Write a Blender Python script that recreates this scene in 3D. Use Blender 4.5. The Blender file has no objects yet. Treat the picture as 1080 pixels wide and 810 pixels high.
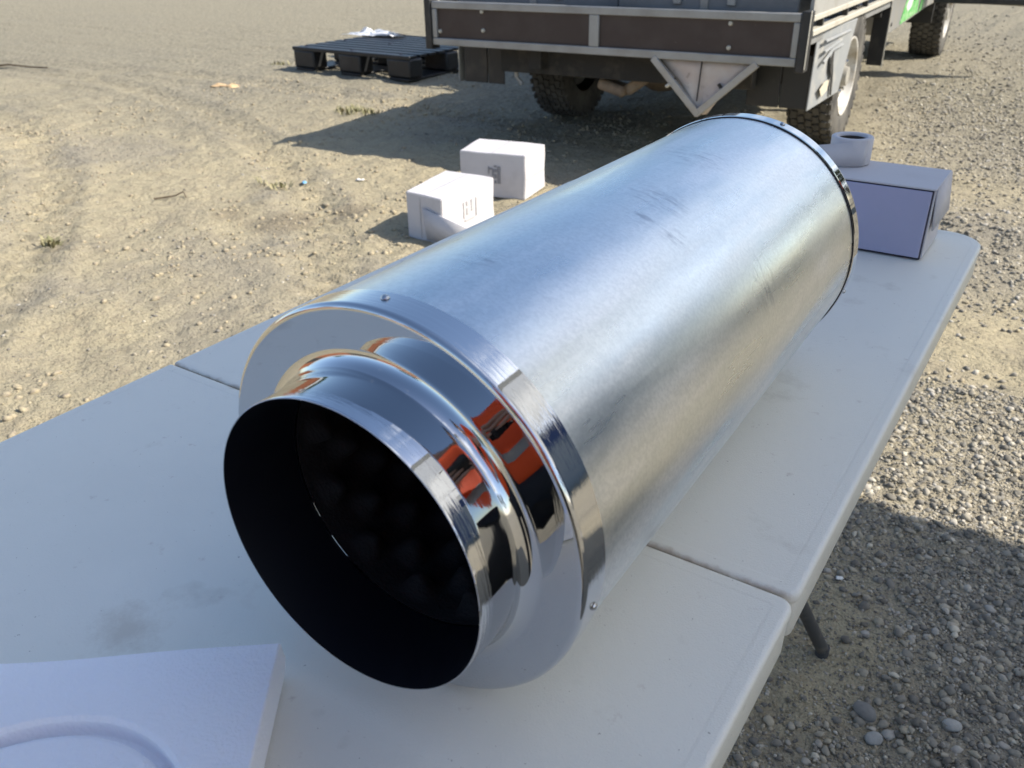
import bpy, bmesh, math, random
import numpy as np
from mathutils import Vector, Matrix, noise
random.seed(7); rng = np.random.default_rng(7)
sc = bpy.context.scene
C = sc.collection
PI = math.pi

# ------------------------------------------------------------ camera, sky, sun, exposure
cam_d = bpy.data.cameras.new('camera'); cam = bpy.data.objects.new('camera', cam_d); C.objects.link(cam)
CAMP = Vector((0.834, -0.518, 0.451 + 0.74))
R_ = Vector((0.833, 0.553, -0.014)).normalized()
F_ = Vector((-0.492, 0.728, -0.478)); F_ = (F_ - R_ * F_.dot(R_)).normalized()
U_ = R_.cross(F_)
cam.matrix_world = Matrix(((R_.x, U_.x, -F_.x, CAMP.x), (R_.y, U_.y, -F_.y, CAMP.y), (R_.z, U_.z, -F_.z, CAMP.z), (0, 0, 0, 1)))
cam_d.sensor_width = 36; cam_d.lens = 36 * 894.35 / 1080
cam_d.clip_start = 0.02; cam_d.clip_end = 2000
cam_d.dof.use_dof = True; cam_d.dof.focus_distance = 0.85; cam_d.dof.aperture_fstop = 13
sc.camera = cam

SUN_AZ = Vector((0.90, 0.43, 0)).normalized(); EL = math.atan(1 / 1.1)
sun_dir = Vector((SUN_AZ.x * math.cos(EL), SUN_AZ.y * math.cos(EL), math.sin(EL)))
sd = bpy.data.lights.new('sun', 'SUN'); sd.energy = 5.0; sd.angle = math.radians(0.5); sd.color = (1.0, 0.93, 0.82)
so = bpy.data.objects.new('sun', sd); C.objects.link(so); so.location = (20, 10, 20)
so.rotation_euler = sun_dir.to_track_quat('Z', 'Y').to_euler()

w = bpy.data.worlds.new('World'); sc.world = w; w.use_nodes = True
nt = w.node_tree; nt.nodes.clear()
def wn(t, **k):
    n = nt.nodes.new(t)
    for a, b in k.items(): setattr(n, a, b)
    return n
wo = wn('ShaderNodeOutputWorld'); bg = wn('ShaderNodeBackground'); sky = wn('ShaderNodeTexSky')
sky.sky_type = 'NISHITA'; sky.sun_disc = False; sky.sun_elevation = EL
sky.sun_rotation = math.atan2(SUN_AZ.x, SUN_AZ.y); sky.air_density = 0.9; sky.dust_density = 0.8; sky.ozone_density = 1.3
bg.inputs[1].default_value = 0.14
tc = wn('ShaderNodeTexCoord'); mp = wn('ShaderNodeMapping'); mp.inputs['Scale'].default_value = (1.3, 1.3, 3.2)
mp.inputs['Location'].default_value = (3.1, 1.7, 0.4)
nz = wn('ShaderNodeTexNoise'); nz.inputs['Scale'].default_value = 1.5; nz.inputs['Detail'].default_value = 9; nz.inputs['Roughness'].default_value = 0.6
cr = wn('ShaderNodeValToRGB'); cr.color_ramp.elements[0].position = 0.50; cr.color_ramp.elements[1].position = 0.68
mx = wn('ShaderNodeMix', data_type='RGBA'); mx.inputs['B'].default_value = (9.5, 9.6, 9.8, 1)
ml = wn('ShaderNodeMath', operation='MULTIPLY'); ml.inputs[1].default_value = 0.85
L = nt.links.new
dp = wn('ShaderNodeVectorMath', operation='DOT_PRODUCT'); dp.inputs[1].default_value = (0.62, 0.55, 0.35)
cm = wn('ShaderNodeMapRange'); cm.inputs['From Min'].default_value = 0.05; cm.inputs['From Max'].default_value = 0.8; cm.inputs['To Min'].default_value = -0.22; cm.inputs['To Max'].default_value = 0.07
ca = wn('ShaderNodeMath', operation='ADD')
L(tc.outputs['Generated'], dp.inputs[0]); L(dp.outputs['Value'], cm.inputs['Value']); L(nz.outputs['Fac'], ca.inputs[0]); L(cm.outputs['Result'], ca.inputs[1])
L(tc.outputs['Generated'], mp.inputs[0]); L(mp.outputs[0], nz.inputs['Vector']); L(ca.outputs[0], cr.inputs[0])
vl_ = wn('ShaderNodeMath', operation='MAXIMUM'); vl_.inputs[1].default_value = 0.0
L(cr.outputs[0], vl_.inputs[0]); L(vl_.outputs[0], ml.inputs[0]); L(ml.outputs[0], mx.inputs['Factor']); L(sky.outputs[0], mx.inputs['A'])
L(mx.outputs['Result'], bg.inputs[0]); L(bg.outputs[0], wo.inputs[0])

sc.view_settings.view_transform = 'Standard'; sc.view_settings.look = 'None'
sc.view_settings.exposure = 0.62; sc.view_settings.gamma = 1
sc.render.engine = 'CYCLES'; sc.cycles.max_bounces = 10; sc.cycles.glossy_bounces = 8

# ------------------------------------------------------------ materials
def mat(name, col, rough=0.6, metal=0.0, bump=None, var=None, spec=None, trans=None, aniso=None, coord='Object', rvar=None):
    """col base colour; var=(scale, other colour, lo, hi[, detail]) noise mix; bump=(scale, strength, distance)"""
    m = bpy.data.materials.new(name); m.use_nodes = True
    t = m.node_tree; b = t.nodes['Principled BSDF']
    b.inputs['Base Color'].default_value = (*col, 1); b.inputs['Roughness'].default_value = rough; b.inputs['Metallic'].default_value = metal
    if spec is not None: b.inputs['Specular IOR Level'].default_value = spec
    if trans is not None: b.inputs['Transmission Weight'].default_value = trans
    co = t.nodes.new('ShaderNodeTexCoord')
    last = None
    if var:
        for v in (var if isinstance(var, list) else [var]):
            n = t.nodes.new('ShaderNodeTexNoise'); n.inputs['Scale'].default_value = v[0]; n.inputs['Detail'].default_value = v[4] if len(v) > 4 else 6
            n.inputs['Roughness'].default_value = 0.6
            t.links.new(co.outputs[coord], n.inputs['Vector'])
            r = t.nodes.new('ShaderNodeMapRange'); r.inputs['From Min'].default_value = v[2]; r.inputs['From Max'].default_value = v[3]
            t.links.new(n.outputs['Fac'], r.inputs['Value'])
            x = t.nodes.new('ShaderNodeMix'); x.data_type = 'RGBA'
            if last: t.links.new(last, x.inputs['A'])
            else: x.inputs['A'].default_value = (*col, 1)
            x.inputs['B'].default_value = (*v[1], 1)
            t.links.new(r.outputs['Result'], x.inputs['Factor']); last = x.outputs['Result']
        t.links.new(last, b.inputs['Base Color'])
    if rvar:
        n = t.nodes.new('ShaderNodeTexNoise'); n.inputs['Scale'].default_value = rvar[0]; n.inputs['Detail'].default_value = 8
        t.links.new(co.outputs[coord], n.inputs['Vector'])
        r = t.nodes.new('ShaderNodeMapRange'); r.inputs['From Min'].default_value = .3; r.inputs['From Max'].default_value = .7
        r.inputs['To Min'].default_value = rvar[1]; r.inputs['To Max'].default_value = rvar[2]
        t.links.new(n.outputs['Fac'], r.inputs['Value']); t.links.new(r.outputs['Result'], b.inputs['Roughness'])
    if bump:
        prev = None
        for v in (bump if isinstance(bump, list) else [bump]):
            n = t.nodes.new('ShaderNodeTexNoise'); n.inputs['Scale'].default_value = v[0]; n.inputs['Detail'].default_value = 5
            t.links.new(co.outputs[coord], n.inputs['Vector'])
            u = t.nodes.new('ShaderNodeBump'); u.inputs['Strength'].default_value = v[1]; u.inputs['Distance'].default_value = v[2]
            t.links.new(n.outputs['Fac'], u.inputs['Height'])
            if prev: t.links.new(prev, u.inputs['Normal'])
            prev = u.outputs[0]
        t.links.new(prev, b.inputs['Normal'])
    return m
M = {}
M['plastic'] = mat('white table plastic', (0.80, 0.785, 0.70), 0.45, bump=[(700, 0.6, 0.0007), (160, 0.2, 0.0010)],
                   var=[(2.2, (0.73, 0.715, 0.635), .45, .75), (14, (0.62, 0.59, 0.51), .62, .80), (240, (0.38, 0.35, 0.30), .735, .78, 2), (55, (0.60, 0.55, 0.48), .66, .78)])
def chrome(streak):
    m = mat('streaked chrome' if streak else 'polished chrome', (0.66, 0.67, 0.68) if streak else (0.60, 0.61, 0.62), 0.02, 1.0); t = m.node_tree; b = t.nodes['Principled BSDF']; co = t.nodes.new('ShaderNodeTexCoord')
    mp_ = t.nodes.new('ShaderNodeMapping'); mp_.inputs['Scale'].default_value = (22, 620, 22); t.links.new(co.outputs['Object'], mp_.inputs[0])
    n = t.nodes.new('ShaderNodeTexNoise'); n.inputs['Scale'].default_value = 1; n.inputs['Detail'].default_value = 3; t.links.new(mp_.outputs[0], n.inputs['Vector'])
    u = t.nodes.new('ShaderNodeBump'); u.inputs['Strength'].default_value = .22 if streak else .012; u.inputs['Distance'].default_value = .0006; t.links.new(n.outputs['Fac'], u.inputs['Height'])
    n2 = t.nodes.new('ShaderNodeTexNoise'); n2.inputs['Scale'].default_value = 14; t.links.new(co.outputs['Object'], n2.inputs['Vector'])
    u2 = t.nodes.new('ShaderNodeBump'); u2.inputs['Strength'].default_value = .10; u2.inputs['Distance'].default_value = .0012; t.links.new(n2.outputs['Fac'], u2.inputs['Height']); t.links.new(u.outputs[0], u2.inputs['Normal'])
    t.links.new(u2.outputs[0], b.inputs['Normal'])
    n3 = t.nodes.new('ShaderNodeTexNoise'); n3.inputs['Scale'].default_value = 45; n3.inputs['Detail'].default_value = 9; t.links.new(co.outputs['Object'], n3.inputs['Vector'])
    r = t.nodes.new('ShaderNodeMapRange'); r.inputs['From Min'].default_value = .5; r.inputs['From Max'].default_value = .8; r.inputs['To Min'].default_value = .018; r.inputs['To Max'].default_value = .09
    t.links.new(n3.outputs['Fac'], r.inputs['Value']); t.links.new(r.outputs['Result'], b.inputs['Roughness'])
    return m
M['chrome'] = chrome(False); M['chromestreak'] = chrome(True)
M['foam'] = mat('black acoustic foam', (0.014, 0.014, 0.015), 0.8, bump=(400, 0.5, 0.002), spec=.2)
M['pefoam'] = mat('white packing foam', (0.92, 0.93, 0.98), 0.8, bump=[(420, 1.0, 0.0011), (130, .6, .0012)])
_b = M['pefoam'].node_tree.nodes['Principled BSDF']; _b.inputs['Subsurface Weight'].default_value = .35; _b.inputs['Subsurface Radius'].default_value = (.02, .02, .024)
M['card'] = mat('white cardboard', (0.56, 0.545, 0.56), 0.75, bump=(60, 0.15, 0.002), var=(12, (0.49, 0.475, 0.485), .5, .8))
M['cardprint'] = mat('grey print ink', (0.26, 0.26, 0.28), 0.8)
M['cardline'] = mat('faint grey print ink', (0.47, 0.46, 0.47), 0.8)
M['cardblue'] = mat('lavender blue card', (0.42, 0.42, 0.58), 0.7, bump=(60, 0.1, 0.002), var=(9, (0.39, .40, .54), .4, .7))
M['carddark'] = mat('dark card edge', (0.035, 0.035, 0.055), 0.8)
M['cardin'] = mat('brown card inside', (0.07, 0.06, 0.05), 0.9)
M['blackplastic'] = mat('black pallet plastic', (0.010, 0.011, 0.012), 0.45, bump=(60, 0.3, 0.003), var=[(5, (0.03, 0.03, 0.03), .5, .75), (40, (.12, .12, .11), .64, .8)])
M['film'] = mat('clear crumpled film', (0.75, 0.76, 0.78), 0.25, bump=(20, 0.6, 0.02))
M['rubber'] = mat('tyre rubber', (0.05, 0.047, 0.042), 0.85, bump=(80, 0.4, 0.004), var=[(7, (0.13, 0.12, 0.10), .38, .65)])
M['rim'] = mat('white wheel paint', (0.56, 0.54, 0.49), 0.45, var=[(9, (0.34, 0.29, 0.21), .48, .68)])
M['discpaint'] = mat('dusty wheel disc', (0.27, 0.255, 0.22), 0.6, var=[(12, (0.42, 0.40, 0.34), .45, .7)])
M['alum'] = mat('weathered aluminium', (0.33, 0.335, 0.33), 0.45, 0.4, bump=(70, .15, .002), var=[(6, (0.24, 0.235, 0.22), .4, .75)])
M['gatepanel'] = mat('dark brown ply panel', (0.042, 0.027, 0.022), 0.55, bump=(50, .2, .003), var=[(5, (0.058, 0.042, 0.036), .45, .7), (35, (.16, .14, .12), .68, .8)])
M['blacksteel'] = mat('black painted steel', (0.02, 0.02, 0.02), 0.5, bump=(40, .2, .003), var=[(8, (0.07, 0.06, 0.05), .5, .78)])
M['cream'] = mat('cream painted rail', (0.48, 0.455, 0.38), 0.5, var=[(9, (0.34, 0.29, 0.22), .55, .8)])
M['greyguard'] = mat('grey plastic guard', (0.27, 0.28, 0.28), 0.6, bump=(30, .3, .004), var=[(9, (0.42, 0.40, 0.35), .5, .75)])
M['dust'] = mat('pale mud splash', (0.52, 0.47, 0.36), 0.9)
M['toolbox'] = mat('grey toolbox paint', (0.17, 0.18, 0.19), 0.45, bump=(40, .1, .003), var=[(4, (0.12, 0.125, 0.13), .4, .7)])
M['lightgrey'] = mat('light grey paint', (0.34, 0.335, 0.31), 0.45, var=[(7, (0.26, 0.24, 0.20), .5, .8)])
M['whitepaint'] = mat('white cab paint', (0.72, 0.72, 0.70), 0.25, var=[(5, (0.58, 0.55, 0.48), .5, .8)])
M['silverpaint'] = mat('dusty silver body paint', (0.30, 0.30, 0.29), 0.4, .3, var=[(7, (0.36, 0.33, 0.27), .45, .75)])
M['green'] = mat('green vinyl decal', (0.10, 0.42, 0.10), 0.4, var=[(22, (0.45, 0.62, 0.38), .5, .6)])
M['decalwhite'] = mat('white vinyl decal', (0.75, 0.78, 0.75), 0.4)
M['pinkpanel'] = mat('dusty pink fibreboard', (0.50, 0.42, 0.37), 0.7, bump=(25, .4, .006), var=[(7, (0.56, 0.52, 0.48), .42, .7), (20, (.22, .17, .14), .62, .78)])
M['galv'] = mat('galvanised angle steel', (0.38, 0.37, 0.35), 0.5, .4, var=[(14, (0.34, 0.31, 0.27), .45, .7)])
M['mudsteel'] = mat('muddy chassis steel', (0.03, 0.028, 0.025), 0.85, bump=(30, .5, .006), var=[(6, (0.11, 0.095, 0.075), .5, .8)])
M['rustdiff'] = mat('dusty brown casting', (0.30, 0.23, 0.16), 0.85, bump=(30, .4, .006), var=[(12, (0.16, 0.12, 0.09), .45, .7)])
M['glass'] = mat('dark vehicle glass', (0.02, 0.025, 0.03), 0.05, spec=.8)
M['lens'] = mat('clear lamp lens', (0.7, 0.7, 0.7), 0.1, .3)
M['redlens'] = mat('red lamp lens', (0.45, 0.02, 0.02), 0.2)
M['screw'] = mat('zinc screw', (0.55, 0.56, 0.57), 0.25, 1.0)
M['legsteel'] = mat('grey powder coated tube', (0.06, 0.058, 0.055), 0.55, bump=(80, .2, .001), var=(25, (.15, .13, .10), .52, .75))
M['greycap'] = mat('grey rubber cap', (.05, .05, .05), .8)
M['twig'] = mat('dry brown twig', (0.11, 0.08, 0.05), 0.9)
M['bark'] = mat('torn tan card', (0.62, 0.43, 0.24), 0.9, var=(30, (.4, .27, .15), .5, .7))
M['bluescrap'] = mat('blue plastic scrap', (0.20, 0.45, 0.70), 0.4)
M['whitescrap'] = mat('white paper scrap', (0.75, 0.74, 0.70), 0.7)
M['weed'] = mat('weed leaf', (0.16, 0.16, 0.07), 0.7, var=(20, (0.34, 0.30, 0.17), .4, .6))
M['cloth'] = None
M['navy'] = mat('navy container paint', (0.03, 0.055, 0.16), 0.5, var=(2, (.045, .06, .13), .5, .8))
M['greywall'] = mat('grey sheet wall', (0.30, 0.31, 0.32), 0.5)
M['trunk'] = mat('tree bark', (0.10, 0.08, 0.06), 0.9)
M['leaf'] = mat('tree leaves', (0.035, 0.065, 0.02), 0.6, var=(.8, (0.07, 0.10, 0.03), .4, .6))
M['skin'] = mat('skin', (0.46, 0.27, 0.20), 0.5)
M['hair'] = mat('dark hair', (0.03, 0.02, 0.015), 0.6)
M['trouser'] = mat('black work trousers', (0.018, 0.018, 0.022), 0.85)
M['boot'] = mat('brown boot leather', (0.09, 0.05, 0.03), 0.6)
M['phone'] = mat('black phone glass', (0.01, 0.01, 0.012), 0.1)

def vest_mat():
    m = mat('orange hi-vis cloth', (1.0, 0.10, 0.012), 0.7)
    t = m.node_tree; b = t.nodes['Principled BSDF']; co = t.nodes.new('ShaderNodeTexCoord'); s = t.nodes.new('ShaderNodeSeparateXYZ')
    t.links.new(co.outputs['Object'], s.inputs[0])
    a = None
    for z0, z1 in ((1.06, 1.12),):
        g = t.nodes.new('ShaderNodeMath'); g.operation = 'COMPARE'; g.inputs[1].default_value = (z0 + z1) / 2; g.inputs[2].default_value = (z1 - z0) / 2
        t.links.new(s.outputs['Z'], g.inputs[0]); a = g.outputs[0]
    x = t.nodes.new('ShaderNodeMix'); x.data_type = 'RGBA'; x.inputs['A'].default_value = (1.0, 0.10, 0.012, 1); x.inputs['B'].default_value = (0.33, 0.33, 0.34, 1)
    t.links.new(a, x.inputs['Factor']); t.links.new(x.outputs['Result'], b.inputs['Base Color'])
    return m
M['vest'] = vest_mat()

def galvanised():
    m = bpy.data.materials.new('galvanised sheet steel'); m.use_nodes = True; t = m.node_tree; b = t.nodes['Principled BSDF']
    co = t.nodes.new('ShaderNodeTexCoord')
    def N(scale, detail, vec=None, rough=.6):
        n = t.nodes.new('ShaderNodeTexNoise'); n.inputs['Scale'].default_value = scale; n.inputs['Detail'].default_value = detail; n.inputs['Roughness'].default_value = rough
        t.links.new(vec or co.outputs['Object'], n.inputs['Vector']); return n.outputs['Fac']
    def MR(v, a, bb, c, d):
        r = t.nodes.new('ShaderNodeMapRange'); r.inputs['From Min'].default_value = a; r.inputs['From Max'].default_value = bb
        r.inputs['To Min'].default_value = c; r.inputs['To Max'].default_value = d; t.links.new(v, r.inputs['Value']); return r.outputs['Result']
    def MIX(f, A, B):
        x = t.nodes.new('ShaderNodeMix'); x.data_type = 'RGBA'; t.links.new(f, x.inputs['Factor'])
        for k, v in (('A', A), ('B', B)):
            if isinstance(v, tuple): x.inputs[k].default_value = (*v, 1)
            else: t.links.new(v, x.inputs[k])
        return x.outputs['Result']
    # long wipe streaks: stretched, slightly rotated noise
    mpn = t.nodes.new('ShaderNodeMapping'); mpn.inputs['Rotation'].default_value = (0.2, 0.1, 0.5); mpn.inputs['Scale'].default_value = (30, 4, 30)
    t.links.new(co.outputs['Object'], mpn.inputs[0])
    st = N(1.0, 4, mpn.outputs[0])
    mp2 = t.nodes.new('ShaderNodeMapping'); mp2.inputs['Rotation'].default_value = (0, 0.7, -0.6); mp2.inputs['Scale'].default_value = (7, 60, 40)
    t.links.new(co.outputs['Object'], mp2.inputs[0]); st2 = N(1.0, 6, mp2.outputs[0])
    big = N(7, 3); fine = N(420, 0); mot = N(60, 6)
    c1 = MIX(MR(big, .35, .65, 0, 1), (0.72, 0.765, 0.765), (0.84, 0.865, 0.85))
    c2 = MIX(MR(st, .46, .62, 0, .9), c1, (0.95, 0.955, 0.94))
    c3 = MIX(MR(st2, .60, .74, 0, .28), c2, (0.50, 0.53, 0.57))
    c4 = MIX(MR(N(330, 2, None, .8), .38, .62, 0, .30), c3, (0.50, 0.53, 0.54))
    c4 = MIX(MR(N(110, 4, None, .8), .50, .66, 0, .22), c4, (0.95, 0.96, 0.95))
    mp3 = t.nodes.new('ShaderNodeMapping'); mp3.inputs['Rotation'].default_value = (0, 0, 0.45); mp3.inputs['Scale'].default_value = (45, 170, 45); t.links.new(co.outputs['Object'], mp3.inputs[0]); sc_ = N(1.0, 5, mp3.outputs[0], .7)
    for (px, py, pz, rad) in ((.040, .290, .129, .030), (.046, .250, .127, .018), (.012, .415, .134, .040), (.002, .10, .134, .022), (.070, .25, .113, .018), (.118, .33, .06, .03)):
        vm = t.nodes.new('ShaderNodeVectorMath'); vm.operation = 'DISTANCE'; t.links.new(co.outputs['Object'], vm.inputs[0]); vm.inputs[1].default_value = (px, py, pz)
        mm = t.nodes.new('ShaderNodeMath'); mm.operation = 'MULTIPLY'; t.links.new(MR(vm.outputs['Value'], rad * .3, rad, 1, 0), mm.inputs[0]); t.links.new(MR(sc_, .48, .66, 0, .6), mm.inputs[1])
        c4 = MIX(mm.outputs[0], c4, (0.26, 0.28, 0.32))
    t.links.new(c4, b.inputs['Base Color']); b.inputs['Metallic'].default_value = 1.0
    ra = t.nodes.new('ShaderNodeMath'); ra.operation = 'ADD'
    t.links.new(MR(big, .3, .7, .27, .37), ra.inputs[0]); t.links.new(MR(st, .38, .66, -.06, .10), ra.inputs[1]); t.links.new(ra.outputs[0], b.inputs['Roughness'])
    u = t.nodes.new('ShaderNodeBump'); u.inputs['Strength'].default_value = .5; u.inputs['Distance'].default_value = .0003; t.links.new(fine, u.inputs['Height'])
    u2 = t.nodes.new('ShaderNodeBump'); u2.inputs['Strength'].default_value = .12; u2.inputs['Distance'].default_value = .005; t.links.new(N(5, 1), u2.inputs['Height'])
    t.nodes.remove(u2); t.nodes.remove(u)
    return m
M['galvsheet'] = galvanised()

def canopy_mat():
    m = bpy.data.materials.new('white canopy fabric'); m.use_nodes = True; t = m.node_tree; b = t.nodes['Principled BSDF']
    b.inputs['Base Color'].default_value = (.30, .30, .29, 1); b.inputs['Roughness'].default_value = .9
    tr = t.nodes.new('ShaderNodeBsdfTranslucent'); tr.inputs[0].default_value = (.78, .78, .76, 1)
    x = t.nodes.new('ShaderNodeMixShader'); x.inputs[0].default_value = .6
    t.links.new(b.outputs[0], x.inputs[1]); t.links.new(tr.outputs[0], x.inputs[2]); t.links.new(x.outputs[0], t.nodes['Material Output'].inputs[0])
    return m
M['canopy'] = canopy_mat()

# ------------------------------------------------------------ mesh helpers
class MB:
    def __init__(s): s.v = []; s.f = []
    def add(s, vs, fs):
        o = len(s.v); s.v += [tuple(p) for p in vs]; s.f += [tuple(i + o for i in f) for f in fs]; return s
    def box(s, c, d, rot=None):
        vs = []
        for z in (-1, 1):
            for y in (-1, 1):
                for x in (-1, 1):
                    p = Vector((x * d[0] / 2, y * d[1] / 2, z * d[2] / 2))
                    if rot is not None: p = rot @ p
                    vs.append(p + Vector(c))
        return s.add(vs, [(0, 2, 3, 1), (4, 5, 7, 6), (0, 1, 5, 4), (2, 6, 7, 3), (0, 4, 6, 2), (1, 3, 7, 5)])
    def bb(s, x0, x1, y0, y1, z0, z1): return s.box(((x0 + x1) / 2, (y0 + y1) / 2, (z0 + z1) / 2), (x1 - x0, y1 - y0, z1 - z0))
    def tube(s, pts, r, n=10, cap=True):
        pts = [Vector(p) for p in pts]; rs = r if isinstance(r, (list, tuple)) else [r] * len(pts); rings = []
        ref = None
        for i, p in enumerate(pts):
            d = (pts[min(i + 1, len(pts) - 1)] - pts[max(i - 1, 0)]).normalized()
            if ref is None: ref = d.orthogonal().normalized()
            ref = (ref - d * ref.dot(d)).normalized(); b = d.cross(ref)
            rings.append([p + (ref * math.cos(2 * PI * k / n) + b * math.sin(2 * PI * k / n)) * rs[i] for k in range(n)])
        vs = [q for rr in rings for q in rr]
        fs = [(i * n + k, i * n + (k + 1) % n, (i + 1) * n + (k + 1) % n, (i + 1) * n + k) for i in range(len(pts) - 1) for k in range(n)]
        if cap: fs += [tuple(range(n))[::-1], tuple((len(pts) - 1) * n + k for k in range(n))]
        return s.add(vs, fs)
    def lathe(s, prof, n=48, org=(0, 0, 0), axis='y', closed=False):
        """prof: (r, t) pairs; t along axis"""
        vs = []
        for r, t in prof:
            for k in range(n):
                a = 2 * PI * k / n
                if axis == 'y': q = (r * math.cos(a), t, r * math.sin(a))
                elif axis == 'x': q = (t, r * math.cos(a), r * math.sin(a))
                else: q = (r * math.cos(a), r * math.sin(a), t)
                vs.append((q[0] + org[0], q[1] + org[1], q[2] + org[2]))
        m = len(prof); R = range(m if closed else m - 1)
        fs = [(i * n + k, i * n + (k + 1) % n, ((i + 1) % m) * n + (k + 1) % n, ((i + 1) % m) * n + k) for i in R for k in range(n)]
        return s.add(vs, fs)
    def prism(s, poly, lo, hi, axis='z'):
        """poly 2D; extruded lo..hi on axis"""
        def P(a, b, t): return {'z': (a, b, t), 'y': (a, t, b), 'x': (t, a, b)}[axis]
        n = len(poly)
        vs = [P(a, b, lo) for a, b in poly] + [P(a, b, hi) for a, b in poly]
        return s.add(vs, [tuple(range(n))[::-1], tuple(range(n, 2 * n))] + [(k, (k + 1) % n, n + (k + 1) % n, n + k) for k in range(n)])
    def build(s, name, m, parent=None, smooth=40, bevel=0, solid=0, loc=None, seg=2):
        me = bpy.data.meshes.new(name); me.from_pydata(s.v, [], s.f); me.update()
        bm = bmesh.new(); bm.from_mesh(me); bmesh.ops.recalc_face_normals(bm, faces=bm.faces); bm.to_mesh(me); bm.free()
        if smooth:
            me.shade_smooth(); me.set_sharp_from_angle(angle=math.radians(smooth))
        o = bpy.data.objects.new(name, me); C.objects.link(o)
        if m: me.materials.append(M[m] if isinstance(m, str) else m)
        if parent: o.parent = parent
        if loc: o.location = loc
        if solid:
            q = o.modifiers.new('solid', 'SOLIDIFY'); q.thickness = solid; q.offset = 0
        if bevel:
            q = o.modifiers.new('bevel', 'BEVEL'); q.width = bevel; q.segments = seg; q.limit_method = 'ANGLE'; q.angle_limit = math.radians(40)
        return o
def tag(o, label=None, cat=None, group=None, kind=None):
    if label: o['label'] = label
    if cat: o['category'] = cat
    if group: o['group'] = group
    if kind: o['kind'] = kind
    return o
def empty(name, loc=(0, 0, 0), rz=0):
    o = bpy.data.objects.new(name, None); C.objects.link(o); o.location = loc; o.rotation_euler = (0, 0, rz); o.empty_display_size = .1; return o
def arr_mesh(name, V, Fc, m, smooth=True):
    """fast mesh from numpy: V (n,3), Fc (m,k)"""
    me = bpy.data.meshes.new(name); n, k = Fc.shape
    me.vertices.add(len(V)); me.vertices.foreach_set('co', V.astype(np.float32).ravel())
    me.loops.add(n * k); me.loops.foreach_set('vertex_index', Fc.astype(np.int32).ravel())
    me.polygons.add(n); me.polygons.foreach_set('loop_start', np.arange(0, n * k, k, dtype=np.int32))
    me.polygons.foreach_set('loop_total', np.full(n, k, dtype=np.int32))
    if smooth: me.polygons.foreach_set('use_smooth', np.ones(n, dtype=bool))
    me.update(calc_edges=True); me.validate()
    o = bpy.data.objects.new(name, me); C.objects.link(o); me.materials.append(m); return o

# ------------------------------------------------------------ ground
def vnoise(x, y, s, seed=0):
    """value noise on arrays"""
    x = x / s + seed * 17.3; y = y / s + seed * 9.1
    xi = np.floor(x).astype(np.int64); yi = np.floor(y).astype(np.int64); fx = x - xi; fy = y - yi
    fx = fx * fx * (3 - 2 * fx); fy = fy * fy * (3 - 2 * fy)
    def h(a, b):
        q = (a * 374761393 + b * 668265263 + seed * 1442695) & 0xffffffff; q = ((q ^ (q >> 13)) * 1274126177) & 0xffffffff
        return ((q ^ (q >> 16)) & 0xffff) / 65535.0
    return (h(xi, yi) * (1 - fx) + h(xi + 1, yi) * fx) * (1 - fy) + (h(xi, yi + 1) * (1 - fx) + h(xi + 1, yi + 1) * fx) * fy
def fbm(x, y, s, seed=0, o=4):
    return sum(vnoise(x, y, s / 2 ** k, seed + k) / 2 ** k for k in range(o)) / sum(1 / 2 ** k for k in range(o))
def gheight(x, y):
    h = (fbm(x, y, .9, 1) - .5) * .022 + (fbm(x, y, .18, 5, 4) - .5) * .042 + (np.maximum(fbm(x, y, .07, 9, 3) - .55, 0)) * .035
    # old tyre ruts curving across the dirt
    for (cx, cy, R, wd, sd_) in ((-7.5, -4.5, 8.6, .11, 3), (-7.5, -4.5, 7.4, .11, 4), (-5.5, -9.5, 14.2, .12, 6)):
        d = np.hypot(x - cx, y - cy) - R
        g = np.exp(-(d / wd) ** 2); ed = np.exp(-((np.abs(d) - wd * 1.7) / (wd * .5)) ** 2)
        ang = np.arctan2(y - cy, x - cx) * R
        h = h - g * (.014 + .010 * np.sign(np.sin(ang * 2 * PI / .13 + d * 30)) * (np.abs(d) > .02)) + ed * .010
    fade = np.clip(1 - (np.hypot(x + .5, y - 2) - 12) / 20, .0, 1)
    # keep level where things stand
    return h * fade - .004
def axis_pts(a, b, step, far=400, gr=1.12):
    mid = list(np.arange(a, b, step)); lo = []; s = step; p = a
    while p > -far: s *= gr; p -= s; lo.append(p)
    hi = []; s = step; p = mid[-1]
    while p < far: s *= gr; p += s; hi.append(p)
    return np.array(lo[::-1] + mid + hi)
gx = axis_pts(-6, 1.6, .026); gy = axis_pts(-.4, 7, .026)
X, Y = np.meshgrid(gx, gy); Z = gheight(X, Y)
nx, ny = len(gx), len(gy)
idx = np.arange(nx * ny).reshape(ny, nx)
quads = np.stack([idx[:-1, :-1], idx[:-1, 1:], idx[1:, 1:], idx[1:, :-1]], -1).reshape(-1, 4)
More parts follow.
